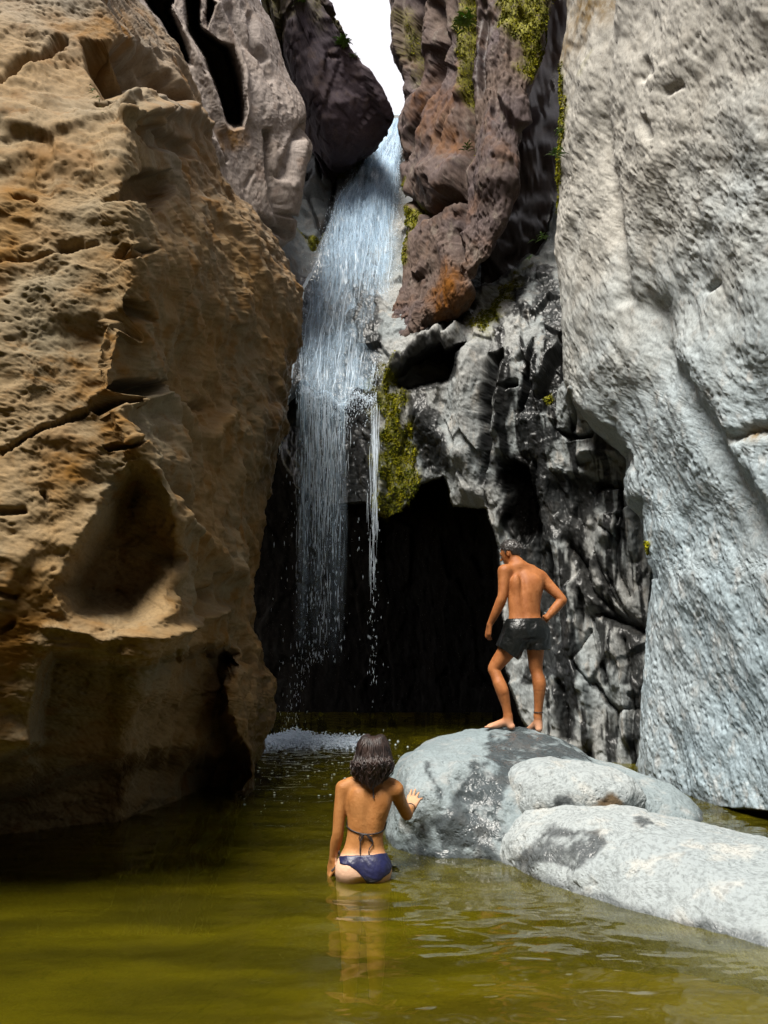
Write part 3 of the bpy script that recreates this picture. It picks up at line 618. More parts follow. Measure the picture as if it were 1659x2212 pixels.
# ------------------------------------------------------------------ pool: bed and water
def bed_z(x, y):
    z = -0.55 - 0.55 * smooth01((y - 3.4) / 4.0) - 0.55 * smooth01((-x - 0.2) / 2.2) * smooth01((y - 2.6) / 2.0)
    z = z + 0.40 * np.exp(-(((x - 1.9) / 1.4) ** 2 + ((y - 4.2) / 1.5) ** 2))
    z = z + 2.4 * smooth01((1.2 - y) / 5.0) + 0.02 * np.maximum(-y - 4, 0)
    return z
gx = np.concatenate([np.linspace(-60, -6, 22)[:-1], np.linspace(-6, 6, 170), np.linspace(6, 60, 22)[1:]])
gy = np.concatenate([np.linspace(-80, -4, 26)[:-1], np.linspace(-4, 18, 260), np.linspace(18, 60, 16)[1:]])
X, Yg = np.meshgrid(gx, gy)
Zb = bed_z(X, Yg); P = np.stack([X, Yg, Zb], -1); P[..., 2] += 0.08 * fbm(P * np.array((1, 1, 0)), 1.3, 3)
n = P.shape[0] * P.shape[1]
tag(mesh_obj('pool_bed', P, grid_faces(*P.shape[:2])[:, ::-1], M['bed'], attrs={'wet': smooth01((1.5 - Yg) / 2.0), 'moss': np.zeros(n), 'stain_shade': np.zeros(n)}), 'silty olive bed of the pool and bank', kind='structure')  # bank behind the camera darkened through wet, added to cut bounce light
# ------------------------------------------------------------------ unseen gorge walls behind the camera, added and raised to cut sky fill
R = []
for z in (-1.5, 2.0, 6.0, 10.0, 14.0, 18.0):
    s = 0.06 * z
    R.append([np.array(p) + np.array((0, 0, z)) for p in ((6.4 + s, 2.5, 0), (6.0 + s, -2.5, 0), (5.2 + s, -7.0, 0), (2.5, -10.5 - s, 0), (-2.5, -11.5 - s, 0), (-7.0, -10.0 - s, 0), (-9.5 - s, -5.5, 0), (-9.8 - s, 0.0, 0), (-9.0 - s, 4.0, 0), (-7.0, 6.5, 0))])
W = Wall(R[::-1], 90, 200); W.warp(1, 1); W.push += 0.5 * fbm(W.P, 0.4, 4)
tag(W.build('unseen_gorge_wall', M['left']), 'unseen gorge walls around the pool, added to cut sky light', kind='structure')

# ------------------------------------------------------------------ implicit solids: boulders and figures
class Sdf:
    def __init__(s, lo, hi, h):
        s.lo = np.array(lo, float); s.h = h
        s.n = np.ceil((np.array(hi) - s.lo) / h).astype(int) + 1
        s.F = np.full(s.n, 0.25, np.float32)
        s.ax = [(s.lo[k] + h * np.arange(s.n[k])).astype(np.float32) for k in range(3)]
    def sub(s, lo, hi):
        a = np.clip(np.floor((np.array(lo) - s.lo) / s.h).astype(int), 0, s.n - 1); b = np.clip(np.ceil((np.array(hi) - s.lo) / s.h).astype(int) + 1, 1, s.n)
        sl = tuple(slice(a[k], b[k]) for k in range(3))
        return sl, np.meshgrid(*[s.ax[k][sl[k]] for k in range(3)], indexing='ij')
    def smin(s, sl, d, k):
        f = s.F[sl]
        if k <= 0: s.F[sl] = np.minimum(f, d); return
        h = np.maximum(k - np.abs(f - d), 0) / k
        s.F[sl] = np.minimum(f, d) - h * h * k * 0.25
    def smax(s, sl, d, k):
        f = s.F[sl]; h = np.maximum(k - np.abs(f - d), 0) / max(k, 1e-6)
        s.F[sl] = np.maximum(f, d) + h * h * k * 0.25
    def cone(s, a, b, ra, rb, k=0.02, cut=False):
        a, b = np.asarray(a, float), np.asarray(b, float); m = max(ra, rb) + k + 2.5 * s.h
        sl, (X, Y, Zc) = s.sub(np.minimum(a, b) - m, np.maximum(a, b) + m)
        if X.size == 0: return
        ab = b - a; L = ab @ ab + 1e-9
        t = np.clip(((X - a[0]) * ab[0] + (Y - a[1]) * ab[1] + (Zc - a[2]) * ab[2]) / L, 0, 1)
        d = np.sqrt((X - a[0] - t * ab[0]) ** 2 + (Y - a[1] - t * ab[1]) ** 2 + (Zc - a[2] - t * ab[2]) ** 2) - (ra + t * (rb - ra))
        if cut: s.smax(sl, -d, k)
        else: s.smin(sl, d, k)
    def chain(s, pts, rad, k=0.02):
        """one smooth tapering limb through the joints"""
        n = (len(pts) - 1) * 5 + 1; P = spline(np.array(pts, float), n); r = spline(np.array(rad, float)[:, None], n)[:, 0]
        m = r.max() + k + 2.5 * s.h
        sl, (X, Y, Zc) = s.sub(P.min(0) - m, P.max(0) + m)
        if X.size == 0: return
        D = np.full(X.shape, 9.0, np.float32)
        for i in range(n - 1):
            a, ab = P[i], P[i + 1] - P[i]; L = ab @ ab + 1e-9
            t = np.clip(((X - a[0]) * ab[0] + (Y - a[1]) * ab[1] + (Zc - a[2]) * ab[2]) / L, 0, 1)
            D = np.minimum(D, np.sqrt((X - a[0] - t * ab[0]) ** 2 + (Y - a[1] - t * ab[1]) ** 2 + (Zc - a[2] - t * ab[2]) ** 2) - (r[i] + t * (r[i + 1] - r[i])))
        s.smin(sl, D, k)
    def ell(s, c, r, k=0.02, ax=None, cut=False, p=2.0):
        c = np.asarray(c, float); r = np.asarray(r, float); m = r.max() + k + 2.5 * s.h
        sl, (X, Y, Zc) = s.sub(c - m, c + m)
        if X.size == 0: return
        q = [X - c[0], Y - c[1], Zc - c[2]]
        if ax is not None: q = [q[0] * e[0] + q[1] * e[1] + q[2] * e[2] for e in ax]
        if p == 2.0:
            k0 = np.sqrt((q[0] / r[0]) ** 2 + (q[1] / r[1]) ** 2 + (q[2] / r[2]) ** 2)
            k1 = np.sqrt((q[0] / r[0] ** 2) ** 2 + (q[1] / r[1] ** 2) ** 2 + (q[2] / r[2] ** 2) ** 2) + 1e-6
            d = k0 * (k0 - 1) / k1
        else:
            d = ((np.abs(q[0] / r[0]) ** p + np.abs(q[1] / r[1]) ** p + np.abs(q[2] / r[2]) ** p) ** (1 / p) - 1) * r.min()
        if cut: s.smax(sl, -d, k)
        else: s.smin(sl, d, k)
    def loft(s, C, rx, ry, tw, k=0.02):
        """stack of ellipses; C centres sorted by rising z, tw = turn of each about the upright axis"""
        C = np.asarray(C, float); o = np.argsort(C[:, 2]); C = C[o]; rx = np.asarray(rx)[o]; ry = np.asarray(ry)[o]; tw = np.asarray(tw)[o]
        m = rx.max() + k + 0.03
        sl, (X, Y, Zc) = s.sub(C.min(0) - m, C.max(0) + m)
        z = Zc[0, 0]
        nf = 60; zi = np.linspace(C[0, 2], C[-1, 2], nf)
        f = lambda v: np.interp(z, zi, np.convolve(np.pad(np.interp(zi, C[:, 2], v), 3, mode='edge'), np.ones(7) / 7, 'valid'))
        cx, cy, a, b, w = f(C[:, 0]), f(C[:, 1]), f(rx), f(ry), f(tw)
        dx, dy = X - cx, Y - cy
        u = dx * np.cos(w) + dy * np.sin(w); v = -dx * np.sin(w) + dy * np.cos(w)
        k0 = np.sqrt((u / a) ** 2 + (v / b) ** 2); k1 = np.sqrt((u / a ** 2) ** 2 + (v / b ** 2) ** 2) + 1e-6
        d = k0 * (k0 - 1) / k1
        e = np.maximum(C[0, 2] - z, z - C[-1, 2])
        d = np.where(e > 0, np.sqrt(np.maximum(d, 0) ** 2 + e ** 2), np.maximum(d, e))
        s.smin(sl, d.astype(np.float32), k)
    def pos(s):
        return np.stack(np.meshgrid(*s.ax, indexing='ij'), -1)
    def mesh(s):
        F = s.F; ins = F < 0; n = s.n
        c = np.zeros(n - 1, np.int8)
        for dx in (0, 1):
            for dy in (0, 1):
                for dz in (0, 1): c += ins[dx:n[0] - 1 + dx, dy:n[1] - 1 + dy, dz:n[2] - 1 + dz]
        act = (c > 0) & (c < 8); I = np.argwhere(act)
        idx = np.full(n - 1, -1, np.int64); idx[act] = np.arange(len(I))
        acc = np.zeros((len(I), 3)); cnt = np.zeros(len(I))
        for ax in range(3):
            o1, o2 = [k for k in range(3) if k != ax]
            for p in (0, 1):
                for q in (0, 1):
                    A = I.copy(); A[:, o1] += p; A[:, o2] += q; B = A.copy(); B[:, ax] += 1
                    fa = F[A[:, 0], A[:, 1], A[:, 2]]; fb = F[B[:, 0], B[:, 1], B[:, 2]]
                    x = (fa < 0) != (fb < 0)
                    t = np.where(x, fa / np.where(x, fa - fb, 1), 0)
                    pt = A.astype(float); pt[:, ax] += t
                    acc[x] += pt[x]; cnt[x] += 1
        V = s.lo + s.h * acc / cnt[:, None]
        Q = []
        for ax in range(3):
            o1, o2 = (ax + 1) % 3, (ax + 2) % 3
            sa = [slice(None)] * 3; sb = [slice(None)] * 3
            sa[ax] = slice(0, -1); sb[ax] = slice(1, None)
            for o in (o1, o2): sa[o] = slice(1, -1); sb[o] = slice(1, -1)
            ia, ib = ins[tuple(sa)], ins[tuple(sb)]
            E = np.argwhere(ia != ib); E[:, o1] += 1; E[:, o2] += 1
            fl = ins[E[:, 0], E[:, 1], E[:, 2]]
            quad = []
            for p, q in ((0, 0), (-1, 0), (-1, -1), (0, -1)):
                D = E.copy(); D[:, o1] += p; D[:, o2] += q; quad.append(idx[D[:, 0], D[:, 1], D[:, 2]])
            quad = np.stack(quad, -1); quad[~fl] = quad[~fl][:, ::-1]; Q.append(quad)
        Q = np.concatenate(Q); return V, Q[(Q >= 0).all(1)]
def boulder(name, S_, amp, label, wet_polys, shade_polys=(), seed=0, wet_line=0.06, mat='boulder'):
    P3 = S_.pos()
    near = np.abs(S_.F) < 0.2
    d = np.zeros(S_.F.shape, np.float32); Q = P3[near]
    d[near] = amp * fbm(Q, 1.3, 3, off=seed) + 0.009 * facet(Q, 3.0, seed) + amp * 0.35 * fbm(Q, 5.0, 3, off=seed + 5)
    S_.F += d
    V, Q = S_.mesh()
    px, py = project(V); wx = px + 26 * fbm(V, 4.0, 5, gain=0.6, off=seed + 1); wy = py + 26 * fbm(V, 4.0, 5, gain=0.6, off=seed + 2)
    wet = np.zeros(len(V))
    for pts in wet_polys: wet = np.maximum(wet, smooth01(0.5 - poly_sd(wx, wy, pts) / 9) * smooth01(1.2 + 2.2 * fbm(V, 5.0, 5, gain=0.65, off=seed + 8)))
    wet = np.maximum(wet, smooth01((wet_line - V[:, 2] + 0.05 * fbm(V, 4, 3)) / 0.04) * 0.8)
    st = np.zeros(len(V))
    for pts in shade_polys: st = np.maximum(st, smooth01(0.5 - poly_sd(wx, wy, pts) / 12))
    o = mesh_obj(name, V, Q, M[mat], attrs={'wet': wet, 'moss': wet * 0, 'stain_shade': st})
    tag(o, label, 'boulder', 'boulders in the pool'); return o
B = Sdf((-0.35, 4.6, -0.9), (3.1, 9.2, 0.9), 0.022)
B.ell((1.02, 6.98, -0.12), (1.02, 1.58, 0.76), 0.05, p=2.3)
B.ell((1.86, 7.1, -0.14), (0.86, 0.85, 0.48), 0.22)
B.ell((0.52, 6.42, -0.10), (0.49, 0.93, 0.66), 0.12, p=3.2)
boulder('large_boulder', B, 0.07, 'large rounded blue-grey boulder that the man stands on', [z6([(440,205),(462,290),(400,330),(360,400),(300,440),(258,480),(270,560),(200,590),(130,620),(100,720),(160,790),(480,800),(560,720),(480,560),(490,510),(560,440),(700,360),(850,330),(910,330),(800,190),(600,170)]), z6([(188,350),(210,350),(225,500),(205,500)]), z6([(300,400),(320,400),(315,430),(295,425)]), z6([(960,370),(1040,420),(1130,560),(1160,590),(1050,530),(960,440)])], seed=1)
B = Sdf((0.6, 5.1, -0.3), (2.2, 6.7, 0.9), 0.018)
e1 = np.array((0.93, 0.05, -0.06)); e1 /= np.linalg.norm(e1); e2 = np.array((0.0, 1, 0)); e2 -= e1 * (e1 @ e2); e2 /= np.linalg.norm(e2); e3 = np.cross(e1, e2)
B.ell((1.31, 5.86, 0.345), (0.49, 0.42, 0.25), 0.05, ax=(e1, e2, e3), p=2.2)
B.ell((1.05, 5.82, 0.23), (0.25, 0.25, 0.14), 0.12)
boulder('middle_boulder', B, 0.05, 'small humped boulder lying on top between the two larger boulders', [z6([(490,530),(520,500),(600,540),(640,590),(560,600)]), z6([(740,500),(800,480),(830,520),(780,570),(730,560)])], [z6([(860,560),(900,520),(1000,500),(1100,540),(1080,570),(900,575)])], seed=2, mat='pale_boulder')  # last outline paints the shade under the boulder's right side
B = Sdf((0.2, 2.7, -0.75), (3.9, 6.6, 0.6), 0.023)
e1 = np.array((0.668, -0.744, -0.10)); e1 /= np.linalg.norm(e1); e2 = np.cross((0, 0, 1.0), e1); e2 /= np.linalg.norm(e2); e3 = np.cross(e1, e2)
B.ell((2.06, 4.66, -0.175), (1.80, 0.72, 0.46), 0.05, ax=(e1, e2, e3), p=2.25)
boulder('front_boulder', B, 0.05, 'low flat pale boulder nearest the camera, sloping into the water', [z6([(560,780),(640,690),(760,610),(860,640),(940,650),(960,710),(880,760),(860,820),(780,800),(700,760),(640,820)]), z6([(1080,600),(1180,600),(1230,640),(1120,630)])], seed=3, wet_line=0.05, mat='pale_boulder')
def water_mat():
    m, t = new_mat('pool_water')
    g = t.nodes.new('ShaderNodeTexCoord').outputs['Object']
    gl = t.nodes.new('ShaderNodeBsdfGlossy'); gl.inputs['Roughness'].default_value = 0.03; gl.inputs['Color'].default_value = (1, 1, 1, 1)
    tr = t.nodes.new('ShaderNodeBsdfTransparent'); tr.inputs['Color'].default_value = (0.93, 0.95, 0.86, 1)
    df = t.nodes.new('ShaderNodeBsdfDiffuse')
    n1 = noise_n(t, mapping(t, g, (0, 0, 0.2), (0.5, 1.8, 1)), 1.7, 3, 0.5)
    t.links.new(mixc(t, mapr(t, n1, 0.35, 0.65), (0.122, 0.104, 0.004), (0.064, 0.056, 0.004)), df.inputs['Color'])
    mx = t.nodes.new('ShaderNodeMixShader'); mx.inputs[0].default_value = 0.42
    t.links.new(tr.outputs[0], mx.inputs[1]); t.links.new(df.outputs[0], mx.inputs[2])
    fr = t.nodes.new('ShaderNodeFresnel'); fr.inputs['IOR'].default_value = 1.333
    bn = t.nodes.new('ShaderNodeBump'); bn.inputs['Distance'].default_value = 0.014; bn.inputs['Strength'].default_value = 1.0
    h = noise_n(t, mapping(t, g, (0, 0, 0), (1.0, 1.9, 1)), 2.5, 2, 0.4, 0.5)
    t.links.new(h, bn.inputs['Height'])
    t.links.new(bn.outputs[0], gl.inputs['Normal']); t.links.new(bn.outputs[0], fr.inputs['Normal'])
    m2 = t.nodes.new('ShaderNodeMixShader'); t.links.new(fr.outputs[0], m2.inputs[0]); t.links.new(mx.outputs[0], m2.inputs[1]); t.links.new(gl.outputs[0], m2.inputs[2])
    va = t.nodes.new('ShaderNodeVolumeAbsorption'); va.inputs['Color'].default_value = (0.64, 0.56, 0.03, 1); va.inputs['Density'].default_value = 1.9
    o = t.nodes.new('ShaderNodeOutputMaterial'); t.links.new(m2.outputs[0], o.inputs[0]); t.links.new(va.outputs[0], o.inputs[1])
    return m
M['water'] = water_mat()
gx = np.linspace(-7, 7, 420); gy = np.concatenate([np.linspace(-6, 2, 60)[:-1], np.linspace(2, 8, 420)[:-1], np.linspace(8, 16.5, 220)])
X, Yg = np.meshgrid(gx, gy)
P = np.stack([X, Yg, X * 0], -1)
ch = smooth01((Yg - 7.0) / 4.0)
P[..., 2] = 0.010 * fbm(P * np.array((0.8, 1.7, 0)), 1.6, 2, off=5) + (0.004 + 0.02 * ch) * fbm(P * np.array((1, 1.6, 0)), 6.0, 2, off=15)
rw = np.hypot(X + 0.05, Yg - 5.04)                                                     # rings round the wading person
P[..., 2] += 0.006 * np.sin(rw * 26) * np.exp(-rw * 1.6)
nv, nu = P.shape[:2]
top = P.reshape(-1, 3); bot = top.copy(); bot[:, 2] = -6.0
bd = np.concatenate([np.arange(nu), np.arange(1, nv) * nu + nu - 1, (nv - 1) * nu + np.arange(nu - 2, -1, -1), np.arange(nv - 2, 0, -1) * nu])
V = np.concatenate([top, bot[bd]]); b0 = len(top) + np.arange(len(bd)); b1 = np.roll(b0, -1); a1 = np.roll(bd, -1)
side = np.stack([bd, b0, b1, a1], -1)
cen = len(V); V = np.concatenate([V, [[0, 5, -6.0]]])
capf = np.stack([b1, b0, np.full(len(bd), cen), np.full(len(bd), cen)], -1)
F = np.concatenate([grid_faces(nv, nu)[:, ::-1], side])
me_o = mesh_obj('pool_water', V, F, M['water'])
import bmesh
bm_ = bmesh.new(); bm_.from_mesh(me_o.data); bm_.verts.ensure_lookup_table()
for i in range(len(bd)): bm_.faces.new((bm_.verts[int(b1[i])], bm_.verts[int(b0[i])], bm_.verts[cen]))
bmesh.ops.recalc_face_normals(bm_, faces=bm_.faces[:]); bm_.to_mesh(me_o.data); bm_.free()
tag(me_o, 'green murky pool water with soft ripples', kind='structure')
# ------------------------------------------------------------------ people
def skin_mat(name, c1, c2, pale):
    m, t = new_mat(name)
    g = t.nodes.new('ShaderNodeTexCoord').outputs['Object']
    b = t.nodes.new('ShaderNodeBsdfPrincipled'); b.inputs['Roughness'].default_value = 0.55; b.inputs['Specular IOR Level'].default_value = 0.25
    col = mixc(t, mapr(t, noise_n(t, g, 11.0, 6, 0.7), 0.32, 0.68), c1, c2)
    col = mixc(t, attr(t, 'pale'), col, pale)
    t.links.new(col, b.inputs['Base Color'])
    bn = t.nodes.new('ShaderNodeBump'); bn.inputs['Distance'].default_value = 0.004
    t.links.new(noise_n(t, g, 45, 6, 0.7), bn.inputs['Height']); t.links.new(bn.outputs[0], b.inputs['Normal'])
    o = t.nodes.new('ShaderNodeOutputMaterial'); t.links.new(b.outputs[0], o.inputs[0]); return m
M['skin_m'] = skin_mat('tanned_skin', (0.33, 0.125, 0.042), (0.235, 0.078, 0.022), (0.50, 0.27, 0.17))
M['skin_w'] = skin_mat('golden_skin', (0.37, 0.165, 0.055), (0.27, 0.108, 0.030), (0.62, 0.40, 0.28))
M['hair_m'] = plain_mat('dark_wet_hair', (0.022, 0.018, 0.016), 0.35, 0.6, bump=0.004, bscale=160)
M['hair_w'] = plain_mat('dark_brown_hair', (0.012, 0.008, 0.008), 0.42, 0.4, col2=(0.030, 0.017, 0.014), nscale=26)
M['shorts'] = plain_mat('black_wet_cloth', (0.003, 0.004, 0.004), 0.34, 0.4, bump=0.006, bscale=38)
M['bikini'] = plain_mat('navy_cloth', (0.010, 0.012, 0.055), 0.42, 0.4, col2=(0.007, 0.008, 0.035), bump=0.004, bscale=30)
M['cord'] = plain_mat('black_cord', (0.012, 0.009, 0.012), 0.6)
def tube(pts, r, sides=6, n=None, close=True):
    P = spline(np.array(pts, float), n or len(pts) * 4); r = np.interp(np.linspace(0, 1, len(P)), np.linspace(0, 1, len(np.atleast_1d(r))), np.atleast_1d(r))
    T = np.gradient(P, axis=0); T /= np.linalg.norm(T, axis=1)[:, None] + 1e-9
    up = np.array((0.31, 0.2, 0.93)); A = np.cross(T, up); A /= np.linalg.norm(A, axis=1)[:, None] + 1e-9; Bn = np.cross(T, A)
    th = np.linspace(0, 2 * math.pi, sides, endpoint=False)
    V = P[:, None] + r[:, None, None] * (np.cos(th)[None, :, None] * A[:, None] + np.sin(th)[None, :, None] * Bn[:, None])
    i = np.arange(len(P) * sides).reshape(len(P), sides); j = np.roll(i, -1, 1)
    F = np.stack([i[:-1], j[:-1], j[1:], i[1:]], -1).reshape(-1, 4)
    return V.reshape(-1, 3), F
def join(parts):
    V, F, o = [], [], 0
    for v, f in parts: V.append(v); F.append(f + o); o += len(v)
    return np.concatenate(V), np.concatenate(F)
def hand(s, wrist, palm, tips, thumb, r=0.0085, k=0.008, knuckle=None, normal=None):
    """palm from wrist to knuckles, four fingers bent at the joints, thumb leaving the side near the wrist"""
    wrist, palm = np.array(wrist), np.array(palm)
    tips = [np.array(t) for t in tips]; n = np.array(normal, float); n /= np.linalg.norm(n)
    ax = palm - wrist; ax /= np.linalg.norm(ax); side = np.cross(ax, n); side /= np.linalg.norm(side)
    if (tips[0] - tips[3]) @ side < 0: side = -side
    kn = []
    for i in range(4):
        q = palm + side * (0.031 - 0.0205 * i) + ax * (0.004 if i in (1, 2) else -0.006); kn.append(q)
        s.cone(wrist + side * (0.016 - 0.011 * i), q, 0.0145, 0.0125, 0.012)
    for i, t in enumerate(tips):
        L = t - kn[i]; m1 = kn[i] + L * 0.42 + n * np.linalg.norm(L) * 0.12; m2 = kn[i] + L * 0.74 + n * np.linalg.norm(L) * 0.09
        s.chain([kn[i], m1, m2, t], [r * 1.15, r, r * 0.92, r * 0.75], k)
    t = np.array(thumb); b = wrist + side * 0.020 + ax * 0.018; m = b * 0.45 + t * 0.55 + side * 0.006
    s.chain([b, m, t], [r * 1.55, r * 1.15, r * 0.85], k)
def head(s, c, fwd, up, sc=1.0):
    f = np.array(fwd, float); f /= np.linalg.norm(f); u = np.array(up, float); u -= f * (f @ u); u /= np.linalg.norm(u); l = np.cross(u, f)
    c = np.array(c); P = lambda a, b, d: c + sc * (l * a + f * b + u * d)
    axs = (l, f, u)
    s.ell(P(0, -0.008, 0.018), sc * np.array((0.074, 0.094, 0.086)), 0.02, axs)
    s.ell(P(0, 0.030, -0.042), sc * np.array((0.056, 0.060, 0.070)), 0.03, axs)
    s.ell(P(0, 0.062, -0.092), sc * np.array((0.026, 0.022, 0.018)), 0.03, axs)            # chin
    s.cone(P(0, 0.086, 0.002), P(0, 0.110, -0.034), 0.007, 0.011, 0.012)                    # nose
    for e in (-1, 1):
        s.ell(P(e * 0.031, 0.088, 0.006), sc * np.array((0.015, 0.012, 0.009)), 0.010, axs, cut=True)
        s.ell(P(e * 0.031, 0.077, 0.005), sc * np.array((0.013, 0.011, 0.009)), 0.004, axs)
        s.cone(P(e * 0.014, 0.090, 0.024), P(e * 0.046, 0.080, 0.022), 0.006, 0.005, 0.010)   # brow
        s.ell(P(e * 0.076, -0.004, -0.012), np.array((0.008, 0.017, 0.031)), 0.006, axs)      # ear
        s.ell(P(e * 0.083, 0.003, -0.008), np.array((0.006, 0.008, 0.014)), 0.006, axs, cut=True)
    s.cone(P(-0.018, 0.086, -0.062), P(0.018, 0.086, -0.062), 0.006, 0.006, 0.006)
    s.cone(P(-0.020, 0.093, -0.056), P(0.020, 0.093, -0.056), 0.002, 0.002, 0.004, cut=True)
    return P, axs

# ---- the man on the boulder
MY = 7.05
def mp(x, y, d=0.0): return at((1300 + x / 3.5675) * 0.768, (1480 + y / 3.5675) * 0.768, MY + d)
lo = mp(150, 2140, 0) - np.array((0.05, 0.45, 0.03)); hi = mp(1120, 100, 0) + np.array((0.05, 0.45, 0.03))
s = Sdf(lo, hi, 0.0065)
tw = [0.30] * 7
s.loft([mp(632, 990, .02), mp(626, 880, .03), mp(622, 770, .04), mp(632, 660, .06), mp(645, 560, .085), mp(640, 475, .11), mp(600, 405, .125)],
       [0.158, 0.146, 0.152, 0.166, 0.176, 0.168, 0.10], [0.105, 0.098, 0.103, 0.115, 0.120, 0.102, 0.07], tw, 0.03)
s.ell(mp(640, 1040, .02), (0.165, 0.118, 0.12), 0.05)
s.ell(mp(560, 1090, -.03), (0.085, 0.085, 0.09), 0.05); s.ell(mp(725, 1090, .0), (0.085, 0.085, 0.09), 0.05)
s.ell(mp(555, 575, -.025), (0.055, 0.03, 0.085), 0.04); s.ell(mp(735, 590, .02), (0.055, 0.03, 0.085), 0.04)        # shoulder blades
s.cone(mp(480, 430, .06), mp(560, 405, .09), 0.05, 0.05, 0.05); s.cone(mp(570, 400, .1), mp(760, 490, .13), 0.055, 0.055, 0.05)   # trapezius
s.cone(mp(590, 450, -.012), mp(628, 900, -.10), 0.006, 0.008, 0.06, cut=True)                                      # spine
# legs
s.chain([mp(535, 1090, -.01), mp(440, 1260, .02), mp(330, 1415, .04), mp(340, 1490, .02), mp(398, 1640, -.02), mp(440, 1800, -.02), mp(460, 1910, -.02)], [.092, .078, .058, .050, .056, .040, .036], 0.03)
s.cone(mp(312, 1425, .06), mp(320, 1460, .05), .034, .03, .03)
s.cone(mp(365, 1580, -.03), mp(405, 1650, -.04), .035, .035, .03)
s.chain([mp(460, 1905, -.02), mp(478, 1990, -.03), mp(495, 2010, -.04)], [.034, .034, .030], .02)
s.chain([mp(450, 1955, -.02), mp(350, 1990, .0), mp(275, 2008, .01)], [.036, .030, .022], .02)
for k in range(5): s.cone(mp(290, 2012, .045 - .02 * k), mp(228 + 9 * abs(k - 0.5), 2016, .05 - .022 * k), .013, .0095, .008)
s.chain([mp(728, 1090, .03), mp(735, 1270, .03), mp(738, 1410, .04), mp(752, 1480, .03), mp(775, 1590, .01), mp(768, 1770, .03), mp(760, 1910, .04)], [.092, .074, .060, .054, .058, .041, .034], 0.03)
s.chain([mp(760, 1905, .04), mp(768, 2000, .03), mp(770, 2035, .02)], [.034, .034, .030], .02)
s.chain([mp(755, 1975, .05), mp(705, 2020, .11), mp(668, 2040, .16)], [.036, .031, .024], .02)
for k in range(5): s.cone(mp(672 + 10 * k, 2044, .165), mp(634 + 13 * k, 2052, .20 + .008 * k), .012, .009, .008)
# arms
s.chain([mp(428, 455, .03), mp(422, 540, .02), mp(405, 690, .0), mp(385, 760, .01), mp(330, 880, .04), mp(277, 985, .08)], [.066, .056, .043, .046, .038, .026], 0.025)
hand(s, mp(275, 990, .08), mp(262, 1078, .10), [mp(240, 1120, .13), mp(262, 1140, .13), mp(280, 1142, .12), mp(296, 1135, .11)], mp(246, 1090, .14), normal=(-0.9, -0.4, 0.1))
s.chain([mp(790, 520, .14), mp(870, 600, .12), mp(1000, 730, .07), mp(985, 765, .07), mp(925, 835, .06), mp(855, 915, .05)], [.066, .054, .040, .043, .040, .028], 0.02)
hand(s, mp(852, 915, .05), mp(818, 948, .10), [mp(806, 950, .185), mp(802, 965, .19), mp(800, 985, .185), mp(800, 1000, .17)], mp(808, 905, .06), normal=(0.95, -0.1, 0.2))
s.chain([mp(562, 400, .11), mp(505, 305, .135)], [.060, .056], .04)
hf = np.array((-0.80, 0.52, -0.30)); hu = np.array((-0.22, 0.12, 0.97))
Ph, axs = head(s, mp(485, 268, .15), hf, hu, 1.0)
V, Q = s.mesh()
tx, ty = project(V)
pale = np.clip(smooth01((1585 - 0 - ty) / -12 + 0.0), 0, 1) * 0.0 + smooth01((ty - 1545) / 25)
person = mesh_obj('person', V, Q, M['skin_m'], attrs={'pale': pale * 0.8})
tag(person, 'person in black shorts standing on the large boulder with one hand on the hip', 'person')
# shorts
s2 = Sdf(mp(300, 1380, 0) - np.array((0.05, 0.3, 0)), mp(930, 890, 0) + np.array((0.05, 0.3, 0)), 0.0075)
s2.loft([mp(640, 1120, .02), mp(640, 1040, .02), mp(632, 985, .02), mp(630, 925, .025)], [0.200, 0.194, 0.180, 0.165], [0.16, 0.155, 0.140, 0.122], [0.3] * 4, 0.03)
s2.chain([mp(545, 1070, -.02), mp(440, 1290, .01)], [.125, .118], .05)
s2.chain([mp(735, 1070, .03), mp(745, 1290, .03)], [.125, .138], .05)
P3 = s2.pos(); qx, qy = project(P3); qx = (qx / 0.768 - 1300) * 3.5675; qy = (qy / 0.768 - 1480) * 3.5675
mmz = 0.00089
lowl = np.where(qx < 575, 1200 + (qx - 350) * 0.69, np.where(qx < 620, 1345 - (qx - 575) * 2.2, 1243.0))
s2.F = np.maximum(s2.F, ((qy - lowl) * mmz * 0.8).astype(np.float32))
s2.F = np.maximum(s2.F, ((928 - (qx - 465) * 0.03 - qy) * mmz).astype(np.float32))
s2.F += (0.008 * fbm(P3 * np.array((1.6, 1.2, 0.7)), 11.0, 2) + 0.010 * fbm(P3 @ np.array([[0.8, 0, 0.6], [0, 1, 0], [-0.6, 0, 0.8]]) * np.array((1, 1, 0.35)), 12.0, 2, ridged=True, off=3)).astype(np.float32) * (qy > 960)
V2, Q2 = s2.mesh(); mesh_obj('shorts', V2, Q2, M['shorts'], person)
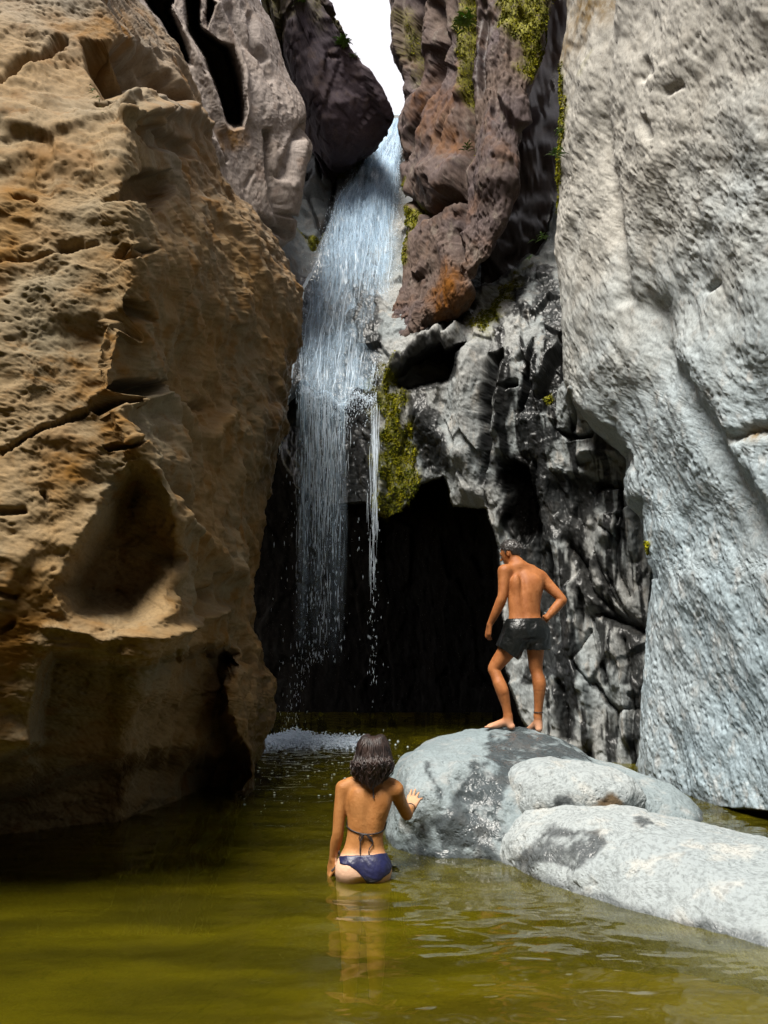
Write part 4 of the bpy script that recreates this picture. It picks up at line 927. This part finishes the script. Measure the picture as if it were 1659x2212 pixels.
# short hair: cap plus tufts
s3 = Sdf(mp(485, 268, .15) - 0.16, mp(485, 268, .15) + 0.16, 0.006)
l, f, u = axs
s3.ell(Ph(0, -0.012, 0.022), np.array((0.083, 0.102, 0.094)), 0.01, axs)
P3 = s3.pos(); rel = P3 - Ph(0, 0, 0); a, b, c = rel @ l, rel @ f, rel @ u
line = np.where(b > 0.02, 0.035 + (b - 0.02) * 0.6, np.where(b > -0.03, 0.012, -0.055 - 0.1 * np.minimum(b + 0.03, 0)))
s3.F = np.maximum(s3.F, ((line - c) * 0.8).astype(np.float32))
s3.F += (0.008 * fbm(P3 * np.array((1, 1, 0.6)), 45.0, 2)).astype(np.float32)
V3, Q3 = s3.mesh(); hr = mesh_obj('hair', V3, Q3, M['hair_m'], person)
rnd = random.Random(5); tl = []
for k in range(420):
    th, ph = rnd.uniform(0, 2 * math.pi), rnd.uniform(0.0, 1.75)
    d = np.array((math.sin(ph) * math.cos(th), math.sin(ph) * math.sin(th), math.cos(ph)))
    q = Ph(0, -0.012, 0.022) + l * d[0] * .081 + f * d[1] * .100 + u * d[2] * .092
    rr = q - Ph(0, 0, 0)
    if rr @ f > 0.03 and rr @ u < 0.05: continue
    if rr @ u < -0.05: continue
    o = l * d[0] + f * d[1] + u * d[2]; g = o * 0.012 + f * 0.012 * (1 if ph < 0.9 else -0.3) - u * (0.016 if ph > 0.8 else 0.0)
    tl.append(tube([q - o * 0.004, q + g * 0.6, q + g + np.array((rnd.uniform(-1, 1), rnd.uniform(-1, 1), rnd.uniform(-1, 1))) * 0.006], [0.0035, 0.003, 0.001], 4, 4))
mesh_obj('hair_tufts', *join(tl), M['hair_m'], hr)
def ring(c, axis, r1, r2, rt, n=24, ph=0):
    axis = np.array(axis, float); axis /= np.linalg.norm(axis); a = np.cross(axis, (0.2, 1, 0.1)); a /= np.linalg.norm(a); b = np.cross(axis, a)
    pts = [np.array(c) + a * r1 * math.cos(2 * math.pi * k / n) + b * r2 * math.sin(2 * math.pi * k / n) for k in range(n + 1)]
    return tube(pts, rt, 6, n * 2)
mesh_obj('anklet', *ring(mp(763, 1866, .035), (0.02, 0, 1), .0395, .0395, .0035), M['cord'], person)
mesh_obj('necklace', *ring(mp(553, 366, .115), (-0.28, 0.2, 0.95), .066, .066, .002), M['cord'], person)

# ---- the woman wading
WY = 5.04
def wp(x, y, d=0.0): return at((880 + x / 4.514) * 0.768, (2030 + y / 4.514) * 0.768, WY + d)
lo = wp(130, 3560, 0) - np.array((0.02, 0.22, 0)); hi = wp(1450, 120, 0) + np.array((0.02, 0.62, 0.02))
s = Sdf(lo, hi, 0.0058)
TR = [(640, 1880, .0, .168, .112), (638, 1720, .0, .142, .100), (652, 1560, .0, .115, .084), (665, 1400, .0, .107, .080), (688, 1250, .0, .118, .086), (708, 1060, .01, .140, .094), (716, 920, .015, .148, .090), (722, 820, .02, .135, .076), (735, 755, .03, .085, .060)]
s.loft([wp(a, b, c) for a, b, c, _, _ in TR], [r[3] for r in TR], [r[4] for r in TR], [0.0] * 9, 0.03)
s.ell(wp(480, 1880, -.05), (0.086, 0.078, 0.088), 0.05); s.ell(wp(790, 1880, -.05), (0.086, 0.078, 0.088), 0.05)
s.ell(wp(585, 1000, -.045), (0.045, 0.024, 0.07), 0.04); s.ell(wp(860, 1010, -.045), (0.045, 0.024, 0.07), 0.04)
s.cone(wp(735, 880, -.096), wp(680, 1600, -.104), 0.008, 0.010, 0.06, cut=True)
s.ell(wp(600, 1070, .09), (0.062, 0.05, 0.06), 0.03); s.ell(wp(830, 1070, .09), (0.062, 0.05, 0.06), 0.03)
s.chain([wp(485, 1930, .0), wp(480, 2350, .02), wp(475, 2800, .03), wp(472, 3100, .0), wp(470, 3460, .01)], [.092, .080, .056, .052, .034], .03)
s.chain([wp(795, 1930, .0), wp(800, 2350, .02), wp(800, 2800, .03), wp(800, 3100, .0), wp(800, 3460, .01)], [.092, .080, .056, .052, .034], .03)
for x in (470, 800): s.chain([wp(x, 3480, .0), wp(x, 3510, .13), wp(x, 3520, .19)], [.036, .03, .018], .02)
s.chain([wp(735, 760, .02), wp(765, 600, .02)], [.052, .047], .04)
s.cone(wp(470, 790, .02), wp(720, 740, .02), .040, .045, .04); s.cone(wp(740, 740, .02), wp(1000, 800, .02), .045, .040, .04)
s.chain([wp(392, 850, .02), wp(362, 1000, .01), wp(335, 1200, .0), wp(318, 1420, .0), wp(292, 1540, .02), wp(258, 1730, .05)], [.052, .042, .037, .034, .035, .0235], .02)
hand(s, wp(258, 1735, .05), wp(235, 1880, .06), [wp(232, 2040, .09), wp(215, 2060, .08), wp(205, 2055, .06), wp(200, 2030, .045)], wp(265, 1960, .10), normal=(-0.8, -0.5, 0.0))
s.chain([wp(1048, 865, .02), wp(1085, 960, .07), wp(1185, 1165, .20), wp(1205, 1150, .25), wp(1255, 1085, .37)], [.052, .043, .036, .035, .0235], .02)
HD = .40
hand(s, wp(1255, 1085, .37), wp(1285, 990, .415), [wp(1252, 868, .47), wp(1302, 862, .465), wp(1348, 900, .455), wp(1388, 975, .44)], wp(1212, 940, .44), r=0.0088, normal=(-0.35, -0.85, 0.25))
Pw, axw = head(s, wp(768, 410, .03), (0.06, 0.98, 0.10), (0, -0.05, 1), 0.97)
body_F = s.F.copy()
V, Q = s.mesh()
tx, ty = project(V); zx = (tx / 0.768 - 880) * 4.514; zy = (ty / 0.768 - 2030) * 4.514
pale = smooth01((zy - 1640) / 90) * smooth01((1000 - abs(zx - 640)) / 100) * (zx > 285)
pale = np.maximum(pale, smooth01((zy - 1560) / 160) * 0.25 * (zx > 345)); pale = np.where((zx > 1150), smooth01((1100 - zy) / 60) * 0.45, pale)
woman = mesh_obj('person', V, Q, M['skin_w'], attrs={'pale': pale * 0.9})
tag(woman, 'person in a navy bikini wading hip deep, seen from behind, touching the boulder', 'person')
P3 = s.pos(); keep = (P3[..., 2] > wp(0, 2120)[2]) & (P3[..., 2] < wp(0, 1600)[2])
zi = np.where(keep.any((0, 1)))[0]; sl = (slice(None), slice(None), slice(zi[0], zi[-1] + 1))
sb_ = Sdf(lo, hi, 0.0058); sb_.F = body_F[sl] - 0.0075; sb_.lo = s.lo + np.array((0, 0, zi[0] * s.h)); sb_.n = np.array(sb_.F.shape)
Pq = P3[sl]; qx, qy = project(Pq); qx = (qx / 0.768 - 880) * 4.514; qy = (qy / 0.768 - 2030) * 4.514
reg = poly_sd(qx, qy, [(330,1712),(345,1700),(480,1694),(700,1692),(910,1664),(975,1660),(1040,1780),(1010,1850),(985,1920),(900,1985),(860,2025),(760,2060),(690,2060),(640,1995),(560,1905),(460,1835),(335,1800)])
sb_.F = np.maximum(sb_.F, (np.minimum(reg, 60) * 0.00046).astype(np.float32))
sb_.F += (0.006 * fbm(Pq @ np.array([[0.8, 0, 0.6], [0, 1, 0], [-0.6, 0, 0.8]]) * np.array((0.5, 1, 1.5)), 22.0, 2, ridged=True)).astype(np.float32)
V2, Q2 = sb_.mesh(); bk = mesh_obj('bikini_bottom', V2, Q2, M['bikini'], woman)
def torso_pt(zx_, zy_, out=0.004, front=False):
    zs = [r[1] for r in TR][::-1]; g = lambda k: np.interp(zy_, zs, [r[k] for r in TR][::-1])
    c = wp(g(0), zy_, g(2)); rx, ry = g(3) + out, g(4) + out
    x = wp(zx_, zy_)[0] - c[0]; v = np.clip(1 - (x / rx) ** 2, 0, 1)
    return np.array((c[0] + np.clip(x, -rx, rx), c[1] + (1 if front else -1) * ry * math.sqrt(v), c[2]))
pts = [torso_pt(x, y) for x, y in ((432, 1320), (450, 1328), (500, 1350), (580, 1372), (660, 1385), (740, 1388), (820, 1384), (880, 1374), (920, 1362), (945, 1350))]
pts = [torso_pt(432, 1250, front=True)] + pts + [torso_pt(945, 1270, front=True)]
top = mesh_obj('bikini_top', *tube(pts, 0.0042, 6, 60), M['cord'], woman)
for e in (585, 845): 
    c = wp(e, 1070, .145)
    th = np.linspace(0, math.pi / 2, 10); ph = np.linspace(0, 2 * math.pi, 24)
    A, B_ = np.meshgrid(th, ph, indexing='ij'); cv = np.stack([c[0] + .058 * np.sin(A) * np.cos(B_), c[1] - .05 + .055 * np.cos(A), c[2] + .058 * np.sin(A) * np.sin(B_)], -1)
    mesh_obj('cup', cv, grid_faces(10, 24), M['cord'], top)
bow = [tube([torso_pt(x, y, .008) for x, y in p], r, 5, 24) for p, r in (
    ([(655, 1385), (610, 1400), (592, 1440), (615, 1470), (650, 1400)], .003), ([(670, 1385), (740, 1420), (770, 1500), (740, 1440), (680, 1392)], .003),
    ([(645, 1390), (612, 1450), (605, 1560), (606, 1630)], .0036), ([(680, 1390), (735, 1460), (765, 1500), (720, 1570), (715, 1620), (735, 1670), (755, 1685)], .0034))]
bow.append(tube([torso_pt(640, 1388, .008), torso_pt(690, 1388, .010)], .007, 6, 8))
mesh_obj('back_tie', *join(bow), M['cord'], top)
mesh_obj('neck_tie', *tube([torso_pt(765, 800, .012), torso_pt(770, 860, .006), torso_pt(774, 935, .005)], .0045, 6, 12), M['cord'], top)
tie = [tube([wp(x, y, d) for x, y, d in p], r, 6, 20) for p, r in (
    ([(345, 1700, -.02), (325, 1670, -.03), (338, 1640, -.03), (340, 1690, -.03)], .004), ([(340, 1720, -.03), (320, 1790, -.035), (285, 1850, -.04), (235, 1900, -.045)], .007), ([(340, 1725, -.03), (312, 1820, -.03), (300, 1900, -.03), (285, 1960, -.03)], .006))]
mesh_obj('side_tie', *join(tie), M['cord'], bk)
mesh_obj('bracelet', *ring(wp(1240, 1098, .345), wp(1255, 1085, .37) - wp(1205, 1150, .25), .030, .030, .0035), M['cord'], woman)
# shoulder-length hair
s3 = Sdf(wp(440, 900, 0) - np.array((0, .14, 0)), wp(1090, 120, 0) + np.array((0, .2, 0)), 0.007)
l, f, u = axw
s3.ell(Pw(0, -0.014, 0.022), np.array((0.083, 0.100, 0.094)), 0.01, axw)
s3.loft([wp(768, 330, .0), wp(768, 430, .0), wp(765, 530, -.01), wp(755, 620, -.02), wp(740, 700, -.03), wp(735, 790, -.045)], [.05, .080, .096, .100, .088, .05], [.06, .085, .08, .07, .05, .025], [0] * 6, 0.03)
P3 = s3.pos(); rel = P3 - Pw(0, 0, 0); b, c = rel @ f, rel @ u
s3.F = np.maximum(s3.F, np.minimum((b - 0.045) * 0.9, (0.05 + (b - 0.045) * 0.6 - c)).astype(np.float32))
s3.F += (0.007 * fbm(P3 * np.array((1, 1, 0.22)), 22.0, 2)).astype(np.float32)
V3, Q3 = s3.mesh(); hr = mesh_obj('hair', V3, Q3, M['hair_w'], woman)
rnd = random.Random(11); tl = []
for k in range(900):
    th = rnd.uniform(-math.pi, 0) + rnd.gauss(0, 0.25); r0 = rnd.uniform(0.1, 1)
    dx, dy = math.cos(th), math.sin(th)
    crown = Pw(0, -0.02, 0.118)
    ex = rnd.uniform(0.85, 1.10); endz = rnd.uniform(640, 860) - 120 * abs(dx)
    w1, w2 = rnd.uniform(0, 6.3), rnd.uniform(0, 6.3); am = rnd.uniform(0.003, 0.016)
    fz = rnd.uniform(1.03, 1.13)
    p = [crown + l * 0.02 * dx + f * 0.02 * dy, Pw(dx * .052 * fz, dy * .062 * fz - .012, .106 * fz), Pw(dx * .078 * fz, dy * .094 * fz - .012, .075), Pw(dx * .092 * fz, dy * .112 * fz - .012, .020)]
    for j, zz_ in enumerate(np.linspace(480, endz, 6)):
        wd = (0.098, .108, .115, .113, .102, .082)[j] * ex; dp = (.116, .110, .098, .084, .070, .058)[j]
        base = wp(768 - 5 * j, zz_, -0.005 - .006 * j)
        p.append(base + np.array((-dx * wd + am * math.sin(w1 + j * 1.3), dy * dp + am * math.cos(w2 + j * 1.1), 0)))
    p = [p[0]] + [a_ + np.array((rnd.gauss(0, .004), rnd.gauss(0, .004), 0)) for a_ in p[1:]]
    tl.append(tube(p, [.003, .0058, .005, .0038, .0010], 4, 22))
mesh_obj('hair_strands', *join(tl), M['hair_w'], hr)
# ------------------------------------------------------------------ the waterfall
def white_mat(name, col, alpha=1.0, streak=False):
    m, t = new_mat(name)
    g = t.nodes.new('ShaderNodeTexCoord').outputs['Object']
    b = t.nodes.new('ShaderNodeBsdfPrincipled'); b.inputs['Roughness'].default_value = 0.25; b.inputs['Base Color'].default_value = col + (1,)
    tl = t.nodes.new('ShaderNodeBsdfTranslucent'); tl.inputs['Color'].default_value = col + (1,)
    ms = t.nodes.new('ShaderNodeMixShader'); ms.inputs[0].default_value = 0.35; t.links.new(b.outputs[0], ms.inputs[1]); t.links.new(tl.outputs[0], ms.inputs[2])
    o = t.nodes.new('ShaderNodeOutputMaterial')
    if streak:
        a = mathn(t, 'MULTIPLY', mapr(t, noise_n(t, mapping(t, g, (0, 0, 0), (20, 3, 0.7)), 2.2, 5, 0.74), 0.33, 0.70), attr(t, 'cover'), clamp=True)
        tr = t.nodes.new('ShaderNodeBsdfTransparent'); m2 = t.nodes.new('ShaderNodeMixShader')
        t.links.new(a, m2.inputs[0]); t.links.new(tr.outputs[0], m2.inputs[1]); t.links.new(ms.outputs[0], m2.inputs[2]); t.links.new(m2.outputs[0], o.inputs[0])
    else: t.links.new(ms.outputs[0], o.inputs[0])
    return m
M['foam'] = white_mat('white_water', (0.80, 0.89, 0.98)); M['veil'] = white_mat('water_veil', (0.62, 0.80, 0.97), streak=True)
fall = bpy.data.objects.new('waterfall', None); COL.objects.link(fall); fall.location = tuple(at(690, 1605, 11.5))
tag(fall, 'white waterfall sliding down the slab and dropping past the cave', 'waterfall')
bpy.context.view_layer.update()
def under(o, par):
    o.parent = par; o.matrix_parent_inverse = par.matrix_world.inverted(); return o
LY = [250, 290, 340, 420, 520, 640, 760, 850]; LX = [846, 832, 792, 728, 695, 655, 642, 645]; RX = [872, 870, 866, 862, 860, 850, 820, 806]
def flow(sv, y): return np.interp(y, LY, LX) * (1 - sv) + np.interp(y, LY, RX) * sv
rnd = random.Random(3); rs = np.random.RandomState(4)
# veil sheet over the slab
ys = np.linspace(245, 850, 150); sv = np.linspace(0, 1, 70)
for LAY in range(3):
  P = np.array([[at(flow(q, y), y + lipd(flow(q, y), y), Yslab(flow(q, y), y) - 0.20 - 0.16 * LAY - 0.05 * math.sin(9 * q + y * 0.02)) for q in sv] for y in ys])
  P[..., 1] += 0.12 * fbm(P * np.array((4, 1, 0.7)), 1.5, 3, off=LAY * 9)
  cov = np.array([[min(1, 6 * min(q, 1 - q) + 0.1) * np.interp(y, [245, 560, 700, 850], [(1.6, 1.0, 0.5, 0.4), (1.3, .6, .3, .3), (1.0, .4, .25, .25)][LAY]) for q in sv] for y in ys])
  under(mesh_obj('upper_sheet', P, grid_faces(150, 70), M['veil'], attrs={'cover': cov}), fall)
def strands(name, items, mat=None):
    return under(tag(mesh_obj(name, *join(items), mat or M['foam']), kind='stuff'), fall)
it = []
for k in range(140):
    q = rnd.random() ** 0.9 if rnd.random() < .5 else min(1, max(0, rnd.gauss(0.55, 0.25))); y0 = rnd.uniform(245, 800); L = rnd.uniform(30, 150) * (0.5 + y0 / 900)
    y1 = min(850, y0 + L); n = 6; dq = rnd.gauss(0, 0.03)
    p = [at(flow(min(1, max(0, q + dq * j / n)), y) + rnd.gauss(0, 1.6), y, Yslab(760, y) - 0.22 - rnd.uniform(0, 0.2)) for j, y in enumerate(np.linspace(y0, y1, n))]
    r = rnd.uniform(0.002, 0.006)
    it.append(tube(p, [r * 0.3, r, r * 0.8, r * 0.2], 4, 8))
# thin bright rill down the left edge
for k in range(120):
    y0 = rnd.uniform(560, 930); y1 = y0 + rnd.uniform(20, 70)
    fx = lambda y: np.interp(y, [560, 620, 700, 800, 850, 900, 950], [690, 655, 642, 632, 622, 612, 604])
    it.append(tube([at(fx(y) + rnd.gauss(0, 2.5), y, 11.3) for y in np.linspace(y0, y1, 5)], [.002, rnd.uniform(.004, .012), .002], 4, 7))
strands('upper_cascade', it)
# ledge crest
OCT = np.array([(1, 0, 0), (0, 1, 0), (-1, 0, 0), (0, -1, 0), (0, 0, 1.0), (0, 0, -1)]); OF = np.array([(0, 1, 4), (1, 2, 4), (2, 3, 4), (3, 0, 4), (1, 0, 5), (2, 1, 5), (3, 2, 5), (0, 3, 5)])
def drops(name, C, R, el, mat):
    C = np.array(C); R = np.array(R); el = np.array(el)
    V = C[:, None] + OCT[None] * R[:, None, None] * np.stack([np.ones(len(C)), np.ones(len(C)), el], -1)[:, None]
    F = (OF[None] + 6 * np.arange(len(C))[:, None, None]).reshape(-1, 3)
    return mesh_obj(name, V.reshape(-1, 3), F, mat)
C, Rr, El = [], [], []
for k in range(2600):
    a = rnd.random(); x = 650 + a * 164; y = 862 + lipd(650 + a * 164, 850) * .8 - 9 * math.sin(a * math.pi) + 12 * a * a + rnd.gauss(0, 5) + (abs(rnd.gauss(0, 26)) if rnd.random() < .45 else 0)
    C.append(at(x, y, 11.05 + rnd.gauss(0, .08))); Rr.append(rnd.uniform(.0015, .0055)); El.append(rnd.uniform(1, 5))
for k in range(1800):
    y = rnd.uniform(260, 850); q = rnd.choice((rnd.gauss(0, .05), rnd.gauss(1, .05), rnd.random())); C.append(at(flow(q, y), y, Yslab(760, y) - .3 - .15 * rnd.random())); Rr.append(rnd.uniform(.002, .0055)); El.append(rnd.uniform(1, 5))
under(tag(drops('spray', C, Rr, El, M['foam']), kind='stuff'), fall)
# lower curtain, side stream, drops
it = []
for k in range(700):
    x = rnd.gauss(690, 24) if rnd.random() < .8 else rnd.uniform(645, 760); x = min(765, max(640, x))
    y0 = 850 + lipd(x, 850) + abs(rnd.gauss(0, 190)); L = rnd.uniform(6, 55); y1 = y0 + L
    if y1 > 1420 or (x > 735 and y0 > 1000): continue
    r = rnd.uniform(0.0012, 0.0042) * np.interp(y0, [850, 1100, 1400], [1.25, 0.9, 0.7]); d = rnd.uniform(-0.25, 0.15)
    it.append(tube([at(x + rnd.gauss(0, 0.6), y, 10.95 + d) for y in np.linspace(y0, y1, 5)], [r * .2, r, r * .7, r * .15], 4, 6))
strands('lower_curtain', it)
ys = np.linspace(846, 1440, 120); xs = np.linspace(640, 752, 50)
P = np.array([[at(x - 6 * smooth01((y - 1150) / 250), y + lipd(x, 850) * (1 - smooth01((y - 846) / 120)), 11.05 + 0.06 * math.sin(x * .2)) for x in xs] for y in ys]); P[..., 1] += .08 * fbm(P * np.array((5, 1, .5)), 1.5, 2)
cov = np.array([[np.interp(y, [846, 960, 1150, 1440], [0.85, 0.62, 0.36, 0.0]) * min(1, 7 * min((x - 640) / 98, (752 - x) / 120) + .05) for x in xs] for y in ys])
under(mesh_obj('lower_sheet', P, grid_faces(120, 50), M['veil'], attrs={'cover': cov}), fall)
it = []
for k in range(120):
    y0 = 862 + abs(rnd.gauss(0, 160)); y1 = y0 + rnd.uniform(20, 110); x = np.interp(y0, [850, 1250], [811, 804]) + rnd.gauss(0, 4.5)
    if y1 > 1300: continue
    r = rnd.uniform(.0012, .0045)
    it.append(tube([at(x + rnd.gauss(0, .5), y, 10.85) for y in np.linspace(y0, y1, 5)], [r * .2, r, r * .8, r * .2], 4, 6))
strands('side_stream', it)
C, Rr, El = [], [], []
for k in range(900):
    c = rnd.random()
    if c < 0.62: x = rnd.gauss(690, 34); y = rnd.uniform(930, 1440); x -= 30 * smooth01((y - 1250) / 250)
    elif c < 0.78: x = rnd.gauss(805, 7); y = rnd.uniform(950, 1480)
    elif c < 0.93:
        y = rnd.uniform(1400, 1585); x = np.interp(y, [1400, 1450, 1500, 1585], [700, 655, 635, 620]) + rnd.gauss(0, 12)
    else: x = rnd.uniform(600, 840); y = rnd.uniform(900, 1580)
    C.append(at(x, y, 10.9 + rnd.uniform(-.4, .3))); Rr.append(rnd.uniform(.001, .0038)); El.append(rnd.uniform(3, 14))
under(tag(drops('falling_drops', C, Rr, El, M['foam']), kind='stuff'), fall)
C, Rr, El = [], [], []
for k in range(9000):
    x = rnd.uniform(560, 800) if rnd.random() < .8 else rnd.gauss(650, 70); Yd = 11.45 + rnd.gauss(0, 0.30)
    p = at(x, 1600, Yd); p[2] = abs(rnd.gauss(0, 0.022)) + 0.16 * rnd.random() ** 2 * math.exp(-abs(x - 640) / 50)
    C.append(p); Rr.append(rnd.uniform(.006, .021)); El.append(rnd.uniform(.5, 1.2))
under(tag(drops('splash_foam', C, Rr, El, M['foam']), kind='stuff'), fall)
C, Rr = [], []
for k in range(230):
    Yd = 6.8 + 3.6 * rnd.random() ** 0.6; x = rnd.uniform(-1.45, 0.7); C.append((x, Yd, 0.006)); Rr.append(rnd.uniform(.004, .017))
fl = drops('glint_flecks', C, Rr, np.full(len(C), 0.35), M['foam']); tag(fl, 'tiny white flecks standing in for glints on the dark water below the fall', 'foam', kind='stuff')  # small white blobs put on the surface as the water's glints

# ------------------------------------------------------------------ plants and moss
M['leaf'] = plain_mat('fern_green', (0.10, 0.19, 0.02), 0.5, 0.4, col2=(0.06, 0.12, 0.012), nscale=14)
def blades(base, n, L, spread, droop, wd, seed, out=np.array((0, -1.0, 0))):
    r = random.Random(seed); parts = []
    for k in range(n):
        a = r.uniform(0, 6.28); d = np.array((math.cos(a), math.sin(a) * 0.6, r.uniform(0.2, 1.2))) * spread + out * r.uniform(0.1, 0.7); d /= np.linalg.norm(d)
        ll = L * r.uniform(.5, 1.1); p0 = base + np.array((r.gauss(0, .15 * L), r.gauss(0, .05), r.gauss(0, .12 * L)))
        side = np.cross(d, (0, 0, 1)); side /= np.linalg.norm(side) + 1e-6; row = []
        for j, f_ in enumerate(np.linspace(0, 1, 5)):
            c = p0 + d * ll * f_ - np.array((0, 0, droop * ll * f_ * f_)); h = wd * math.sin(math.pi * (0.15 + 0.82 * f_))
            row += [c - side * h, c + side * h]
        V = np.array(row); F = np.array([(2 * j, 2 * j + 1, 2 * j + 3, 2 * j + 2) for j in range(4)]); parts.append((V, F))
    return join(parts)
for i, (x, y, Yd, L, nb, lab) in enumerate([(1203, 335, 8.6, .16, 26, 'bright green fern tuft halfway up the edge of the right cliff'), (1204, 285, 8.6, .10, 14, 'small grass tuft above the fern on the right cliff edge'), (1170, 515, 9.6, .14, 14, 'thin grass tuft at the lower end of the dark slot'), (1145, 557, 9.9, .07, 16, 'tiny grass sprig on the ledge below the dark slot'),
        (1000, 48, 11.1, .30, 46, 'leafy green plant high on the brown buttress'), (742, 92, 12.5, .20, 110, 'bush on the sky-side edge of the wedged boulder'), (762, 130, 12.7, .16, 70, 'smaller bush below the top bush on the wedged boulder'), (650, -4, 12.2, .22, 130, 'green plant at the top of the picture left of the sky'), (205, 207, 4.42, .05, 14, 'dry straw tuft on the ledge of the left cliff'), (1008, 320, 11.0, .16, 20, 'small green plant in the crack of the brown buttress')]):
    b_ = at(x, y, Yd); V, F = blades(b_, nb, L, 1.0, 0.7, L * 0.07, 50 + i)
    tag(mesh_obj('fern' if 'fern' in lab else 'grass_tuft' if ('grass' in lab or 'straw' in lab) else 'shrub', V, F, M['leaf']), lab, 'plant', 'plants growing on the rock')
